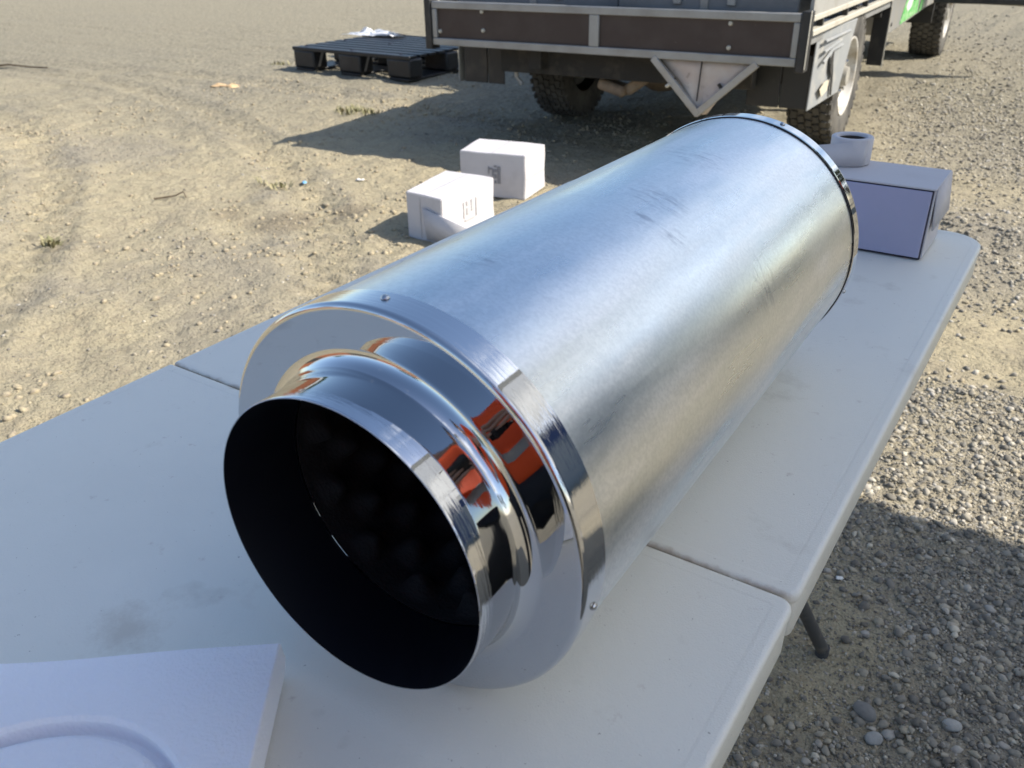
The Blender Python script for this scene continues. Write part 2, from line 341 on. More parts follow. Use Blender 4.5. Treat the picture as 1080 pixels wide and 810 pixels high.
def gravel_density(x, y):
    """0 bare dirt .. 1 packed gravel"""
    n = fbm(x, y, .8, 21, 4)
    right = np.clip((x + .15 + .10 * (y - 2)) / .55, 0, 1) * (.55 + .9 * (n - .32)) * np.clip(1.2 - np.abs(y - 1) / 14, 0, 1)
    right = right + np.clip((x - .62) / .35, 0, 1) * np.clip((1.45 - y) / .5, 0, 1) * .45
    bare = np.exp(-(((x - .90) / .55) ** 2 + ((y - 2.35) / .38) ** 2)) + .9 * np.exp(-(((x - .62) / .2) ** 2 + ((y - .75) / .3) ** 2)) + .6 * np.exp(-(((x - .3) / .8) ** 2 + ((y - 4.2) / .35) ** 2))
    left = np.clip((fbm(x, y, .7, 33, 4) - .50) * 2.6, 0.05, .55) * np.clip((-.6 - x) / 1, 0, 1)
    for (cx, cy, R, wd) in ((-7.5, -4.5, 8.6, .11), (-7.5, -4.5, 7.4, .11), (-5.5, -9.5, 14.2, .12)):
        d = np.hypot(x - cx, y - cy) - R; left = left + .30 * np.exp(-((np.abs(d) - wd * 1.5) / (wd * .8)) ** 2) * (fbm(x, y, .4, 44, 3) > .48)
    return np.clip(right * (1 - np.clip(bare * 1.2, 0, .95)) + left, .03, 1)

gm = bpy.data.materials.new('dry sandy dirt'); gm.use_nodes = True
def ground_mat():
    t = gm.node_tree; b = t.nodes['Principled BSDF']; b.inputs['Roughness'].default_value = .95; b.inputs['Specular IOR Level'].default_value = .15
    co = t.nodes.new('ShaderNodeTexCoord'); P = co.outputs['Object']
    def N(s, d=6, r=.6):
        n = t.nodes.new('ShaderNodeTexNoise'); n.inputs['Scale'].default_value = s; n.inputs['Detail'].default_value = d; n.inputs['Roughness'].default_value = r
        t.links.new(P, n.inputs['Vector']); return n.outputs['Fac']
    def MR(v, a, bb, c=0, d=1):
        r = t.nodes.new('ShaderNodeMapRange'); r.inputs['From Min'].default_value = a; r.inputs['From Max'].default_value = bb
        r.inputs['To Min'].default_value = c; r.inputs['To Max'].default_value = d; t.links.new(v, r.inputs['Value']); return r.outputs['Result']
    def MIX(f, A, B):
        x = t.nodes.new('ShaderNodeMix'); x.data_type = 'RGBA'; t.links.new(f, x.inputs['Factor'])
        for k, v in (('A', A), ('B', B)):
            if isinstance(v, tuple): x.inputs[k].default_value = (*v, 1)
            else: t.links.new(v, x.inputs[k])
        return x.outputs['Result']
    at = t.nodes.new('ShaderNodeAttribute'); at.attribute_name = 'gravel'
    c = MIX(MR(N(1.1), .35, .7), (0.51, 0.44, 0.29), (0.44, 0.385, 0.265))
    c = MIX(MR(N(9, 8), .45, .72, 0, .55), c, (0.34, 0.285, 0.20))
    c = MIX(MR(N(55, 6, .7), .52, .75, 0, .6), c, (0.27, 0.235, 0.18))
    c = MIX(MR(N(38, 5, .7), .60, .72, 0, .7), c, (0.60, 0.53, 0.40))
    c = MIX(MR(N(85, 4, .75), .57, .67, 0, .8), c, (0.14, 0.12, 0.10))
    c = MIX(MR(N(21, 8, .75), .57, .72, 0, .65), c, (0.22, 0.195, 0.155))
    c = MIX(MR(N(3.2, 9, .75), .52, .68, 0, .55), c, (0.25, 0.225, 0.18))
    c = MIX(MR(at.outputs['Fac'], .1, .9, 0, .5), c, (0.32, 0.29, 0.235))
    gg = MIX(MR(N(120, 3), .4, .6), (0.20, 0.185, 0.16), (0.40, 0.365, 0.30))
    c = MIX(MR(at.outputs['Fac'], .2, 1, 0, .55), c, gg)
    # the yard gets greyer with distance (compacted gravel)
    sp = t.nodes.new('ShaderNodeSeparateXYZ'); t.links.new(P, sp.inputs[0])
    ad = t.nodes.new('ShaderNodeMath'); ad.operation = 'MULTIPLY_ADD'; t.links.new(sp.outputs['X'], ad.inputs[0]); ad.inputs[1].default_value = -.25; t.links.new(sp.outputs['Y'], ad.inputs[2])
    ad2 = t.nodes.new('ShaderNodeMath'); ad2.operation = 'ADD'; t.links.new(ad.outputs[0], ad2.inputs[0]); t.links.new(MR(N(.5), .3, .7, -1.6, 1.6), ad2.inputs[1])
    c = MIX(MR(ad2.outputs[0], 3.4, 6.4, 0, .88), c, MIX(MR(N(26, 6, .8), .42, .60), (0.355, 0.322, 0.24), (0.205, 0.187, 0.143)))
    # damp oil-brown stains
    for (sx, sy, ss) in ((-2.13, 2.03, .16), (-1.95, 2.3, .12), (-2.45, 2.0, .1)):
        vm = t.nodes.new('ShaderNodeVectorMath'); vm.operation = 'DISTANCE'; t.links.new(P, vm.inputs[0]); vm.inputs[1].default_value = (sx, sy, 0)
        a2 = t.nodes.new('ShaderNodeMath'); a2.operation = 'MULTIPLY_ADD'; t.links.new(N(12), a2.inputs[0]); a2.inputs[1].default_value = .22; t.links.new(vm.outputs['Value'], a2.inputs[2])
        c = MIX(MR(a2.outputs[0], ss + .02, ss + .15, .42, 0), c, (0.13, 0.10, 0.07))
    t.links.new(c, b.inputs['Base Color'])
    pn = None
    for s, st, di in ((8, .8, .05), (17, 1, .035), (45, 1, .018), (150, 1, .007), (420, .6, .002)):
        u = t.nodes.new('ShaderNodeBump'); u.inputs['Strength'].default_value = st; u.inputs['Distance'].default_value = di
        t.links.new(N(s, 5), u.inputs['Height'])
        if pn: t.links.new(pn, u.inputs['Normal'])
        pn = u.outputs[0]
    t.links.new(pn, b.inputs['Normal'])
ground_mat()
gr = arr_mesh('ground', np.stack([X.ravel(), Y.ravel(), Z.ravel()], 1), quads, gm)
a = gr.data.attributes.new('gravel', 'FLOAT', 'POINT'); a.data.foreach_set('value', gravel_density(X, Y).ravel().astype(np.float32))
tag(gr, 'sunlit sandy yard of bare dirt and gravel', None, None, 'structure')

# gravel: real stones
def ico(sub):
    bm = bmesh.new(); bmesh.ops.create_icosphere(bm, subdivisions=sub, radius=1)
    V = np.array([v.co[:] for v in bm.verts]); Fc = np.array([[v.index for v in f.verts] for f in bm.faces]); bm.free(); return V, Fc
stone_m = bpy.data.materials.new('mixed grey gravel'); stone_m.use_nodes = True
def stone_mat():
    t = stone_m.node_tree; b = t.nodes['Principled BSDF']; b.inputs['Roughness'].default_value = .85
    g = t.nodes.new('ShaderNodeNewGeometry'); r = t.nodes.new('ShaderNodeValToRGB'); e = r.color_ramp.elements
    e[0].color = (.13, .118, .095, 1); e[1].color = (.55, .50, .39, 1)
    for p, cc in ((.3, (.20, .185, .155, 1)), (.55, (.29, .265, .21, 1)), (.75, (.39, .34, .245, 1)), (.93, (.38, .355, .31, 1))):
        q = e.new(p); q.color = cc
    t.links.new(g.outputs['Random Per Island'], r.inputs[0])
    n = t.nodes.new('ShaderNodeTexNoise'); n.inputs['Scale'].default_value = 120; co = t.nodes.new('ShaderNodeTexCoord'); t.links.new(co.outputs['Object'], n.inputs['Vector'])
    x = t.nodes.new('ShaderNodeMix'); x.data_type = 'RGBA'; x.blend_type = 'MULTIPLY'; x.inputs['Factor'].default_value = .5
    mr = t.nodes.new('ShaderNodeMapRange'); mr.inputs['To Min'].default_value = .6; mr.inputs['To Max'].default_value = 1.35; t.links.new(n.outputs['Fac'], mr.inputs['Value'])
    t.links.new(r.outputs[0], x.inputs['A']); t.links.new(mr.outputs[0], x.inputs['B']); t.links.new(x.outputs['Result'], b.inputs['Base Color'])
stone_mat()
def scatter(name, n, box, rmin, rmax, sub, label, pw=2.2, accept=None, m=None):
    V0, F0 = ico(sub); k = len(V0)
    x = rng.uniform(box[0], box[1], n); y = rng.uniform(box[2], box[3], n)
    keep = rng.uniform(size=n) < (gravel_density(x, y) if accept is None else accept(x, y)); x = x[keep]; y = y[keep]; n = len(x)
    r = rmin + (rmax - rmin) * rng.uniform(size=n) ** pw
    sc3 = np.stack([r * rng.uniform(.8, 1.35, n), r * rng.uniform(.65, 1.1, n), r * rng.uniform(.42, .8, n)], 1)
    ja = 1 + (rng.uniform(size=(n, k, 3)) - .5) * .62
    P = V0[None] * sc3[:, None] * ja
    th = rng.uniform(0, 2 * PI, n); tl = rng.normal(0, .3, n)
    cy, sy = np.cos(tl)[:, None], np.sin(tl)[:, None]
    P = np.stack([P[..., 0] * cy + P[..., 2] * sy, P[..., 1], -P[..., 0] * sy + P[..., 2] * cy], -1)
    ct, st = np.cos(th)[:, None], np.sin(th)[:, None]
    P = np.stack([P[..., 0] * ct - P[..., 1] * st + x[:, None], P[..., 0] * st + P[..., 1] * ct + y[:, None], P[..., 2] + (gheight(x, y) + sc3[:, 2] * .22)[:, None]], -1)
    Fc = (F0[None] + (np.arange(n) * k)[:, None, None]).reshape(-1, 3)
    o = arr_mesh(name, P.reshape(-1, 3), Fc, m or stone_m, smooth=True)
    return tag(o, label, None, None, 'stuff')
scatter('gravel', 24000, (.45, 1.5, .3, 2.0), .0022, .0098, 2, 'loose grey gravel beside the table', 3.0)
scatter('gravel', 48000, (.45, 1.5, .3, 2.0), .0012, .0042, 1, 'fine grit beside the table', 1.5, lambda x, y: gravel_density(x, y) * .7 + .3)
scatter('gravel', 24000, (-1.3, 2.6, 5.5, 15), .006, .018, 1, 'far loose gravel beyond the truck', 2.0, lambda x, y: gravel_density(x, y) * np.clip((y - 5.5) / 2, 0, 1) * np.clip((15 - y) / 7, 0, 1))
scatter('gravel', 60000, (-.7, 1.6, 1.3, 8), .0025, .0125, 1, 'loose gravel right of the truck', 3.0, lambda x, y: gravel_density(x, y) * np.clip((8 - y) / 2, 0, 1))
scatter('gravel', 50000, (-5.5, -.9, .0, 6.5), .0018, .0085, 1, 'scattered grit on the sandy yard', 3.6)

clod_m = mat('dried dirt clod', (0.42, 0.36, 0.24), .95, bump=(200, .8, .003), var=(60, (.28, .24, .18), .4, .6), spec=.15)
scatter('dirt_clods', 22000, (-5.5, -.9, .0, 6.5), .003, .016, 1, 'low dried dirt clods on the sandy yard', 3.0, lambda x, y: np.clip((fbm(x, y, .5, 61, 4) - .42) * 3, .04, 1), clod_m)
scatter('dirt_clods', 7000, (-.7, 1.5, 1.3, 8), .003, .014, 1, 'low dried dirt clods right of the table', 2.5, lambda x, y: np.clip((fbm(x, y, .4, 71, 4) - .42) * 4, .1, 1), clod_m)

# ------------------------------------------------------------ folding table
TZ = 0.74
def rrect(x0, x1, y0, y1, rs, n=6):
    """rs radii for corners (x0y0, x1y0, x1y1, x0y1)"""
    out = []
    for (cx, cy, sx, sy, a0), r in zip(((x0, y0, 1, 1, PI), (x1, y0, -1, 1, 1.5 * PI), (x1, y1, -1, -1, 0), (x0, y1, 1, -1, .5 * PI)), rs):
        for k in range(n + 1):
            a = a0 + k / n * PI / 2; out.append((cx + sx * r + r * math.cos(a), cy + sy * r + r * math.sin(a)))
    return out
def loft_top(x0, x1, y0, y1, rs):
    levels = [(.0040, -.0455), (.0030, -.0462), (.0018, -.0450), (.0012, -.0120), (.0010, -.0106), (.0004, -.0098), (.0, -.0090), (.0, -.0035), (.0007, -.0016), (.0022, -.0004), (.0045, .0), (.0050, .0), (.0120, .0), (.0126, .0), (.0140, -.0003), (.0146, -.0003), (.03, -.0003)]
    rings = [[(a, b, TZ + z) for a, b in rrect(x0 + i, x1 - i, y0 + i, y1 - i, [max(r - i, .002) for r in rs])] for i, z in levels]
    m = MB(); n = len(rings[0]); vs = [p for r in rings for p in r]
    fs = [(i * n + k, i * n + (k + 1) % n, (i + 1) * n + (k + 1) % n, (i + 1) * n + k) for i in range(len(rings) - 1) for k in range(n)]
    # underside and inner lip
    und = [[(a, b, TZ + z) for a, b in rrect(x0 + i, x1 - i, y0 + i, y1 - i, [max(r - i, .002) for r in rs])] for i, z in ((.0085, -.0455), (.011, -.02))]
    o = len(vs); vs += [p for r in und for p in r]
    for k in range(n):
        fs.append((k, (k + 1) % n, o + (k + 1) % n, o + k)); fs.append((o + k, o + (k + 1) % n, o + n + (k + 1) % n, o + n + k))
    fs.append(tuple((len(rings) - 1) * n + k for k in range(n))); fs.append(tuple(o + n + k for k in range(n)))
    return m.add(vs, fs)
def seam_dirt():
    m = M['plastic']; t = m.node_tree; b = t.nodes['Principled BSDF']; src = b.inputs['Base Color'].links[0].from_socket
    co = t.nodes.new('ShaderNodeTexCoord'); sp_ = t.nodes.new('ShaderNodeSeparateXYZ'); t.links.new(co.outputs['Object'], sp_.inputs[0])
    ab = t.nodes.new('ShaderNodeMath'); ab.operation = 'ABSOLUTE'; t.links.new(sp_.outputs['Y'], ab.inputs[0])
    n = t.nodes.new('ShaderNodeTexNoise'); n.inputs['Scale'].default_value = 60; n.inputs['Detail'].default_value = 6; t.links.new(co.outputs['Object'], n.inputs['Vector'])
    a2 = t.nodes.new('ShaderNodeMath'); a2.operation = 'MULTIPLY_ADD'; t.links.new(n.outputs['Fac'], a2.inputs[0]); a2.inputs[1].default_value = .018; t.links.new(ab.outputs[0], a2.inputs[2])
    r = t.nodes.new('ShaderNodeMapRange'); r.inputs['From Min'].default_value = .009; r.inputs['From Max'].default_value = .0135; r.inputs['To Min'].default_value = .6; r.inputs['To Max'].default_value = 0; t.links.new(a2.outputs[0], r.inputs['Value'])
    # a tan scuff left of the silencer mouth
    vm = t.nodes.new('ShaderNodeVectorMath'); vm.operation = 'DISTANCE'; t.links.new(co.outputs['Object'], vm.inputs[0]); vm.inputs[1].default_value = (.338, -.293, TZ)
    n2 = t.nodes.new('ShaderNodeTexNoise'); n2.inputs['Scale'].default_value = 35; n2.inputs['Detail'].default_value = 8; n2.inputs['Roughness'].default_value = .75; t.links.new(co.outputs['Object'], n2.inputs['Vector'])
    a3 = t.nodes.new('ShaderNodeMath'); a3.operation = 'MULTIPLY_ADD'; t.links.new(n2.outputs['Fac'], a3.inputs[0]); a3.inputs[1].default_value = .10; t.links.new(vm.outputs['Value'], a3.inputs[2])
    r2 = t.nodes.new('ShaderNodeMapRange'); r2.inputs['From Min'].default_value = .052; r2.inputs['From Max'].default_value = .082; r2.inputs['To Min'].default_value = .38; r2.inputs['To Max'].default_value = 0; t.links.new(a3.outputs[0], r2.inputs['Value'])
    mx_ = t.nodes.new('ShaderNodeMath'); mx_.operation = 'MAXIMUM'; t.links.new(r.outputs['Result'], mx_.inputs[0]); t.links.new(r2.outputs['Result'], mx_.inputs[1])
    x = t.nodes.new('ShaderNodeMix'); x.data_type = 'RGBA'; t.links.new(mx_.outputs[0], x.inputs['Factor']); t.links.new(src, x.inputs['A']); x.inputs['B'].default_value = (.42, .34, .25, 1)
    t.links.new(x.outputs['Result'], b.inputs['Base Color'])
seam_dirt()
tb = tag(empty('folding_table', (.37, .0, 0)), 'long white plastic fold-in-half table under the silver duct silencer', 'table')
def tp(mb, name, m, **k):
    o = mb.build(name, m, tb, **k); o.location = (-.37, 0, 0); return o
tp(loft_top(0, .74, .0012, .985, (.003, .012, .06, .06)), 'table_top', 'plastic', smooth=50)
tp(loft_top(0, .74, -.985, -.0012, (.06, .06, .012, .003)), 'table_top', 'plastic', smooth=50)
for sy in (1, -1):
    for x in (.07, .67):
        tp(MB().bb(x - .012, x + .012, *(sorted((sy * .03, sy * .93))), TZ - .044, TZ - .0205), 'side_rail', 'legsteel', bevel=.003)
    # wishbone leg frame, feet splayed
    for x in (.10, .668):
        yt = .46 if x > .5 else .80; yb = .732 if x > .5 else .80
        xt = .44 if x > .5 else .22
        f = tp(MB().tube([(xt, sy * yt, TZ - .03), ((xt + x) / 2 - .004, sy * (yt + yb) / 2, .36), (x, sy * yb, .012)], .0118, 12), 'leg', 'legsteel')
        g = MB().tube([(x, sy * yb, .020), (x, sy * yb, -.004)], .0121, 12).build('foot_cap', 'greycap', f)
    tp(MB().tube([(.12, sy * .77, .30), (.64, sy * .66, .30)], .010, 10), 'cross_brace', 'legsteel')
    tp(MB().tube([(.37, sy * .72, .31), (.37, sy * .2, TZ - .035)], .009, 10), 'folding_strut', 'legsteel')

# ------------------------------------------------------------ duct silencer
AZ = -0.01436
SX, SY, SR = .5362, -.2117, .13484
sil = tag(empty('duct_silencer', (SX, SY, TZ), -AZ), 'large cylindrical galvanised duct silencer with chrome end caps lying on the table', 'duct silencer')
def sp(mb, name, m, par=None, **k):
    o = mb.build(name, m, par or sil, **k)
    if par is None: o.location = (0, 0, SR)
    return o
BR = SR - .0019; RB = .0243; FF, FB = .5867, .6068
# body sheet (slightly inside the bands)
sp(MB().lathe([(BR, .006), (BR, FF + .010)], 192), 'body_shell', 'galvsheet')
# lock seam along the underside
sp(MB().prism([(-.006, -BR - .0006), (.006, -BR - .0006), (.006, -BR + .002), (-.006, -BR + .002)], RB + .001, FF - .001, 'y'), 'lock_seam', 'galvsheet')
def capprof(sgn, s0, rim_s, band_b):
    """(r, s): from band rear edge over rounded front edge, across the disc, fillet, spigot to rim"""
    R = SR; e = .0036; p = [(R - .0017, band_b), (R, band_b - sgn * .0004), (R, band_b - sgn * .0012), (R, s0 + sgn * (e + .0016)), (R, s0 + sgn * (e + .0004))]
    for k in range(0, 11):
        a = k / 10 * PI / 2; p.append((R - e + e * math.cos(a), s0 + sgn * (e - e * math.sin(a))))
    p += [(R - e - .0006, s0), (R - e - .002, s0), (.117, s0), (.1135, s0)]
    fr = .0110
    for k in range(0, 17):
        a = k / 16 * PI / 2; p.append((.0975 + fr - fr * math.sin(a), s0 - sgn * (fr - fr * math.cos(a))))
    p += [(.0975, s0 - sgn * .0115), (.0975, s0 - sgn * .0130), (.0975, rim_s + sgn * .0016), (.0975, rim_s + sgn * .0008), (.0973, rim_s), (.0967, rim_s), (.0966, rim_s + sgn * .0006)]
    return p
def innerwall(sgn, s0, rim_s): return [(.0966, rim_s + sgn * .0006), (.0964, rim_s + sgn * .003), (.0964, s0 + sgn * .016)]
def streaks(o, lo, hi, rim):
    o.data.materials.append(M['chromestreak'])
    for p in o.data.polygons:
        c_ = p.center; r_ = math.hypot(c_.x, c_.z)
        if (r_ > SR - .002 and lo < c_.y < hi) or (r_ > .0970 and rim(c_.y)): p.material_index = 1
fc = MB(); PR = capprof(1, 0, -.0443, RB); kk = [i for i, q in enumerate(PR) if abs(q[0] - .0975) < 1e-6 and q[1] < -.03][0]; PR.insert(kk, (.0975, -.0335)); PR.insert(kk, (.0975, -.0331))
streaks(sp(fc.lathe(PR, 192), 'front_end_cap', 'chrome', smooth=32), .004, RB, lambda y: y < -.0333)
M['innerwall'] = mat('inner wall dark reflection', (.004, .005, .009), .4)  # black colour stands in for the dark reflection on the inner chrome
sp(MB().lathe(innerwall(1, 0, -.0443), 160), 'inner_wall', 'innerwall'); sp(MB().lathe(innerwall(-1, FB, FB + .0443), 160), 'inner_wall', 'innerwall')
sp(MB().lathe(capprof(-1, FB, FB + .0443, FF), 192), 'rear_end_cap', 'chrome', smooth=32)
# thin metal arcs that stand in for glints; foam lining with egg-crate bumps
for a0, a1 in ((3.55, 3.66), (3.83, 4.02)):
    sp(MB().tube([(.0950 * math.cos(a0 + (a1 - a0) * k / 10), .0158, .0950 * math.sin(a0 + (a1 - a0) * k / 10)) for k in range(11)], .0003, 6), 'glint_arc', 'screw')
def foam_liner():
    nU, nV = 144, 120; V = []; Fc = []
    for j in range(nV + 1):
        s = .016 + .58 * j / nV
        for i in range(nU):
            th = 2 * PI * i / nU; bump_ = max(0, math.sin(th * 12)) ** 1.0 * max(0, math.sin(s * 2 * PI / .045)) + max(0, -math.sin(th * 12)) * max(0, -math.sin(s * 2 * PI / .045))
            r = .0955 - (.016 * bump_ if s > .03 else 0); V.append((r * math.cos(th), s, r * math.sin(th)))
    for j in range(nV):
        for i in range(nU): Fc.append((j * nU + i, j * nU + (i + 1) % nU, (j + 1) * nU + (i + 1) % nU, (j + 1) * nU + i))
    return MB().add(V, Fc)
sp(foam_liner(), 'foam_lining', 'foam', smooth=180)
# black ring painted as the shaded gap between sheet and rear band
sp(MB().lathe([(BR + .0001, FF - .0022), (BR + .0012, FF - .0018), (BR + .0012, FF - .0006), (BR + .0001, FF - .0002)], 128), 'rear_gap_line', mat('gap shade black', (.01, .01, .012), .5))
def screw(ang, s, name='screw'):
    m = MB(); m.lathe([(.0001, .0016), (.0013, .0015), (.0023, .0009), (.0027, 0)], 14, axis='z'); m.box((0, 0, .0016), (.0026, .0006, .0003))
    o = m.build(name, 'screw', sil); r = SR + .0003
    o.location = (r * math.sin(ang), s, SR + r * math.cos(ang)); o.rotation_euler = (0, ang, 0)
for ang in (-.02, 1.75, -1.8, 3.1 - .3): screw(ang, .0155)
for ang in (1.86, .3, -1.3): screw(ang, FF + .010)

# ------------------------------------------------------------ foam pad (near left)
def pad(CX, CY):
    # local: slab with a round recess; polar grid inside square
    m = MB(); W2 = .175; H = .032; n = 64; rings = []
    def sq(a, h):
        c, s = math.cos(a), math.sin(a); k = h / max(abs(c), abs(s)); return c * k, s * k
    def sagh(x, y): return -.001 * (1 - (x / W2) ** 2) * max(0, (y / W2)) ** 2
    RR = .0925
    prof = [('c', .0, -.004), ('c', RR * .5, -.004), ('c', RR - .012, -.004), ('c', RR - .0085, -.006), ('c', RR - .0075, -.014), ('c', RR - .0045, -.0165), ('c', RR - .0015, -.014), ('c', RR - .0005, -.003), ('c', RR + .002, -.0004), ('c', RR + .006, 0)]
    for kind, r, z in prof[1:]:
        rings.append([(CX + r * math.cos(2 * PI * k / n), CY + r * math.sin(2 * PI * k / n), z) for k in range(n)])
    for h, z in ((W2 - .012, 0), (W2 - .0012, -.0003), (W2 - .0002, -.0012), (W2, -.006)):
        if h == W2 - .012:
            rings.append([(sq(2 * PI * k / n, h)[0] * .6 + .4 * (CX + RR * 1.1 * math.cos(2 * PI * k / n)), sq(2 * PI * k / n, h)[1] * .6 + .4 * (CY + RR * 1.1 * math.sin(2 * PI * k / n)), 0) for k in range(n)])
        rings.append([(*sq(2 * PI * k / n, h), z) for k in range(n)])
    rings.append([(*sq(2 * PI * k / n, W2 + .001), -H * .5) for k in range(n)])
    rings.append([(*sq(2 * PI * k / n, W2 - .001), -H + .003) for k in range(n)])
    rings.append([(*sq(2 * PI * k / n, W2 - .004), -H) for k in range(n)])
    vs = []
    for r in rings:
        for (x, y, z) in r:
            bow = -.003 * (1 - (x / W2) ** 2) if y > W2 * .8 else 0
            vs.append((x, y + bow * max(0, (y / W2 - .8) / .2), z + H + (sagh(x, y) if z > -.02 else 0) + .001 * math.sin(x * 37 + y * 22)))
    fs = [(i * n + k, i * n + (k + 1) % n, (i + 1) * n + (k + 1) % n, (i + 1) * n + k) for i in range(len(rings) - 1) for k in range(n)]
    fs.append(tuple(range(n))[::-1]); fs.append(tuple((len(rings) - 1) * n + k for k in range(n)))
    return m.add(vs, fs)
# pad corner at (.483,-.269), top edge towards (.343,-.376), right edge towards (.544,-.340)
e1 = Vector((.327 - .471, -.371 + .261, 0)).normalized()
yaw = math.atan2(-e1.y, -e1.x)
cornr = Vector((.471, -.261, 0)); ex = Vector((math.cos(yaw), math.sin(yaw), 0)); ey = Vector((-ex.y, ex.x, 0))
pc = cornr - ex * .175 - ey * .175
rc = Vector((.464, -.448, 0)) - pc; po = pad(rc.dot(ex), rc.dot(ey)).build('foam_pad', 'pefoam', None, smooth=28); po.location = (pc.x, pc.y, TZ + .0005); po.rotation_euler = (0, 0, yaw)
tag(po, 'white packing foam pad with a round recess, at the near left of the table', 'packing foam')

# ------------------------------------------------------------ cartons
def carton(name, corners, h, z0, label, cat='box', m='card', bulge=.004, group=None):
    """corners: FL, FR, BR, BL in world XY"""
    c = Vector((sum(p[0] for p in corners) / 4, sum(p[1] for p in corners) / 4, z0)); t = tag(empty(name, c), label, cat, group)
    q = [(p[0] - c.x, p[1] - c.y) for p in corners]
    bm = bmesh.new(); vs = [bm.verts.new((a, b, 0)) for a, b in q] + [bm.verts.new((a, b, h)) for a, b in q]
    for f in ((3, 2, 1, 0), (4, 5, 6, 7), (0, 1, 5, 4), (1, 2, 6, 5), (2, 3, 7, 6), (3, 0, 4, 7)): bm.faces.new([vs[i] for i in f])
    bmesh.ops.bevel(bm, geom=bm.edges[:], offset=.0035, segments=2, affect='EDGES')
    big = [e for e in bm.edges if e.calc_length() > .03]; bmesh.ops.subdivide_edges(bm, edges=big, cuts=6, use_grid_fill=True)
    for v in bm.verts:
        nv = noise.noise_vector(v.co * 9 + c) * bulge; v.co += Vector((nv.x, nv.y, nv.z * (.3 if v.co.z < h * .2 else .8)))
    me = bpy.data.meshes.new('carton_body'); bm.to_mesh(me); bm.free(); me.shade_smooth(); me.set_sharp_from_angle(angle=math.radians(35)); me.materials.append(M[m])
    o = bpy.data.objects.new('carton_body', me); C.objects.link(o); o.parent = t
    return t, [Vector((a, b, 0)) for a, b in q]
def face_patch(t, A, B, h, x0, x1, z0, z1, m, name='printed_mark', off=.0045, th=.0006):
    """thin printed patch on the wall A->B of a carton, fractions along / heights"""
    d = (B - A); Ln = d.length; d = d / Ln; nrm = Vector((d.y, -d.x, 0))
    mb = MB(); p0 = A + d * (x0 * Ln); p1 = A + d * (x1 * Ln)
    vs = [p0 + nrm * off + Vector((0, 0, z0)), p1 + nrm * off + Vector((0, 0, z0)), p1 + nrm * off + Vector((0, 0, z1)), p0 + nrm * off + Vector((0, 0, z1))]
    vs += [v - nrm * th * 4 for v in vs]
    mb.add(vs, [(0, 1, 2, 3), (7, 6, 5, 4), (0, 4, 5, 1), (1, 5, 6, 2), (2, 6, 7, 3), (3, 7, 4, 0)])
    return mb
def marks(t, A, B, h, spec, m, off=.0045):
    mb = MB()
    for s in spec: q = face_patch(t, A, B, h, *s, m, off=off); mb.add(q.v, q.f)
    mb.build('printed_mark', m, t, smooth=0)
# carton nearer the camera, with an open flap
t1, q1 = carton('carton', [(-1.508, 2.170), (-1.300, 2.150), (-1.315, 2.545), (-1.575, 2.535)], .20, 0, 'white ground carton nearer the table with its corner flap folded out', group='white cartons on the ground')
def front(mb): pass
MB().add([(q1[0].x + .55 * (q1[1].x - q1[0].x), q1[0].y - .013, .012), (q1[1].x + .16, q1[1].y - .012, .012), (q1[1].x + .16, q1[1].y - .02, .105), (q1[0].x + .50 * (q1[1].x - q1[0].x), q1[0].y - .020, .150)], [(0, 1, 2, 3)]).build('open_flap', 'card', t1, solid=.004)
marks(t1, q1[1], q1[2], .2, [(.38, .41, .08, .15), (.44, .50, .13, .15), (.44, .50, .09, .12), (.53, .58, .10, .15), (.62, .64, .07, .15), (.40, .60, .065, .072)], 'cardline')
marks(t1, q1[0], q1[1], .2, [(.40, .408, .012, .19)], 'cardline')
t2, q2 = carton('carton', [(-1.712, 2.828), (-1.372, 2.890), (-1.420, 3.150), (-1.784, 3.095)], .215, 0, 'white ground carton nearer the truck with a dark icon grid on its front', group='white cartons on the ground')
sp2 = [(.585 + .035 * 0, .60, .07, .155), (.46, .50, .135, .145), (.50, .53, .105, .14), (.44, .455, .115, .15), (.53, .57, .15, .157), (.54, .575, .125, .140), (.53, .57, .095, .115), (.535, .565, .07, .085)]
sp2 += [(.61, .63, .07 + .011 * k, .077 + .011 * k) for k in range(8)]
marks(t2, q2[0], q2[1], .215, sp2, 'cardprint')
marks(t2, q2[1], q2[2], .215, [(.05, .95, .098, .100)], 'cardline')
# tape seam lines on the carton tops
for t_, q_, h_ in ((t1, q1, .2), (t2, q2, .215)):
    a0 = (q_[0] + q_[1]) / 2; a1 = (q_[2] + q_[3]) / 2; d = (a1 - a0) * .94; nn = Vector((d.y, -d.x, 0)).normalized() * .001
    a0 = a0 + (a1 - a0) * .03
    MB().add([a0 - nn + Vector((0, 0, h_ + .0035)), a0 + nn + Vector((0, 0, h_ + .0035)), a0 + d + nn + Vector((0, 0, h_ + .0035)), a0 + d - nn + Vector((0, 0, h_ + .0035))], [(0, 1, 2, 3)]).build('lid_seam', 'cardline', t_, smooth=0, solid=.001)

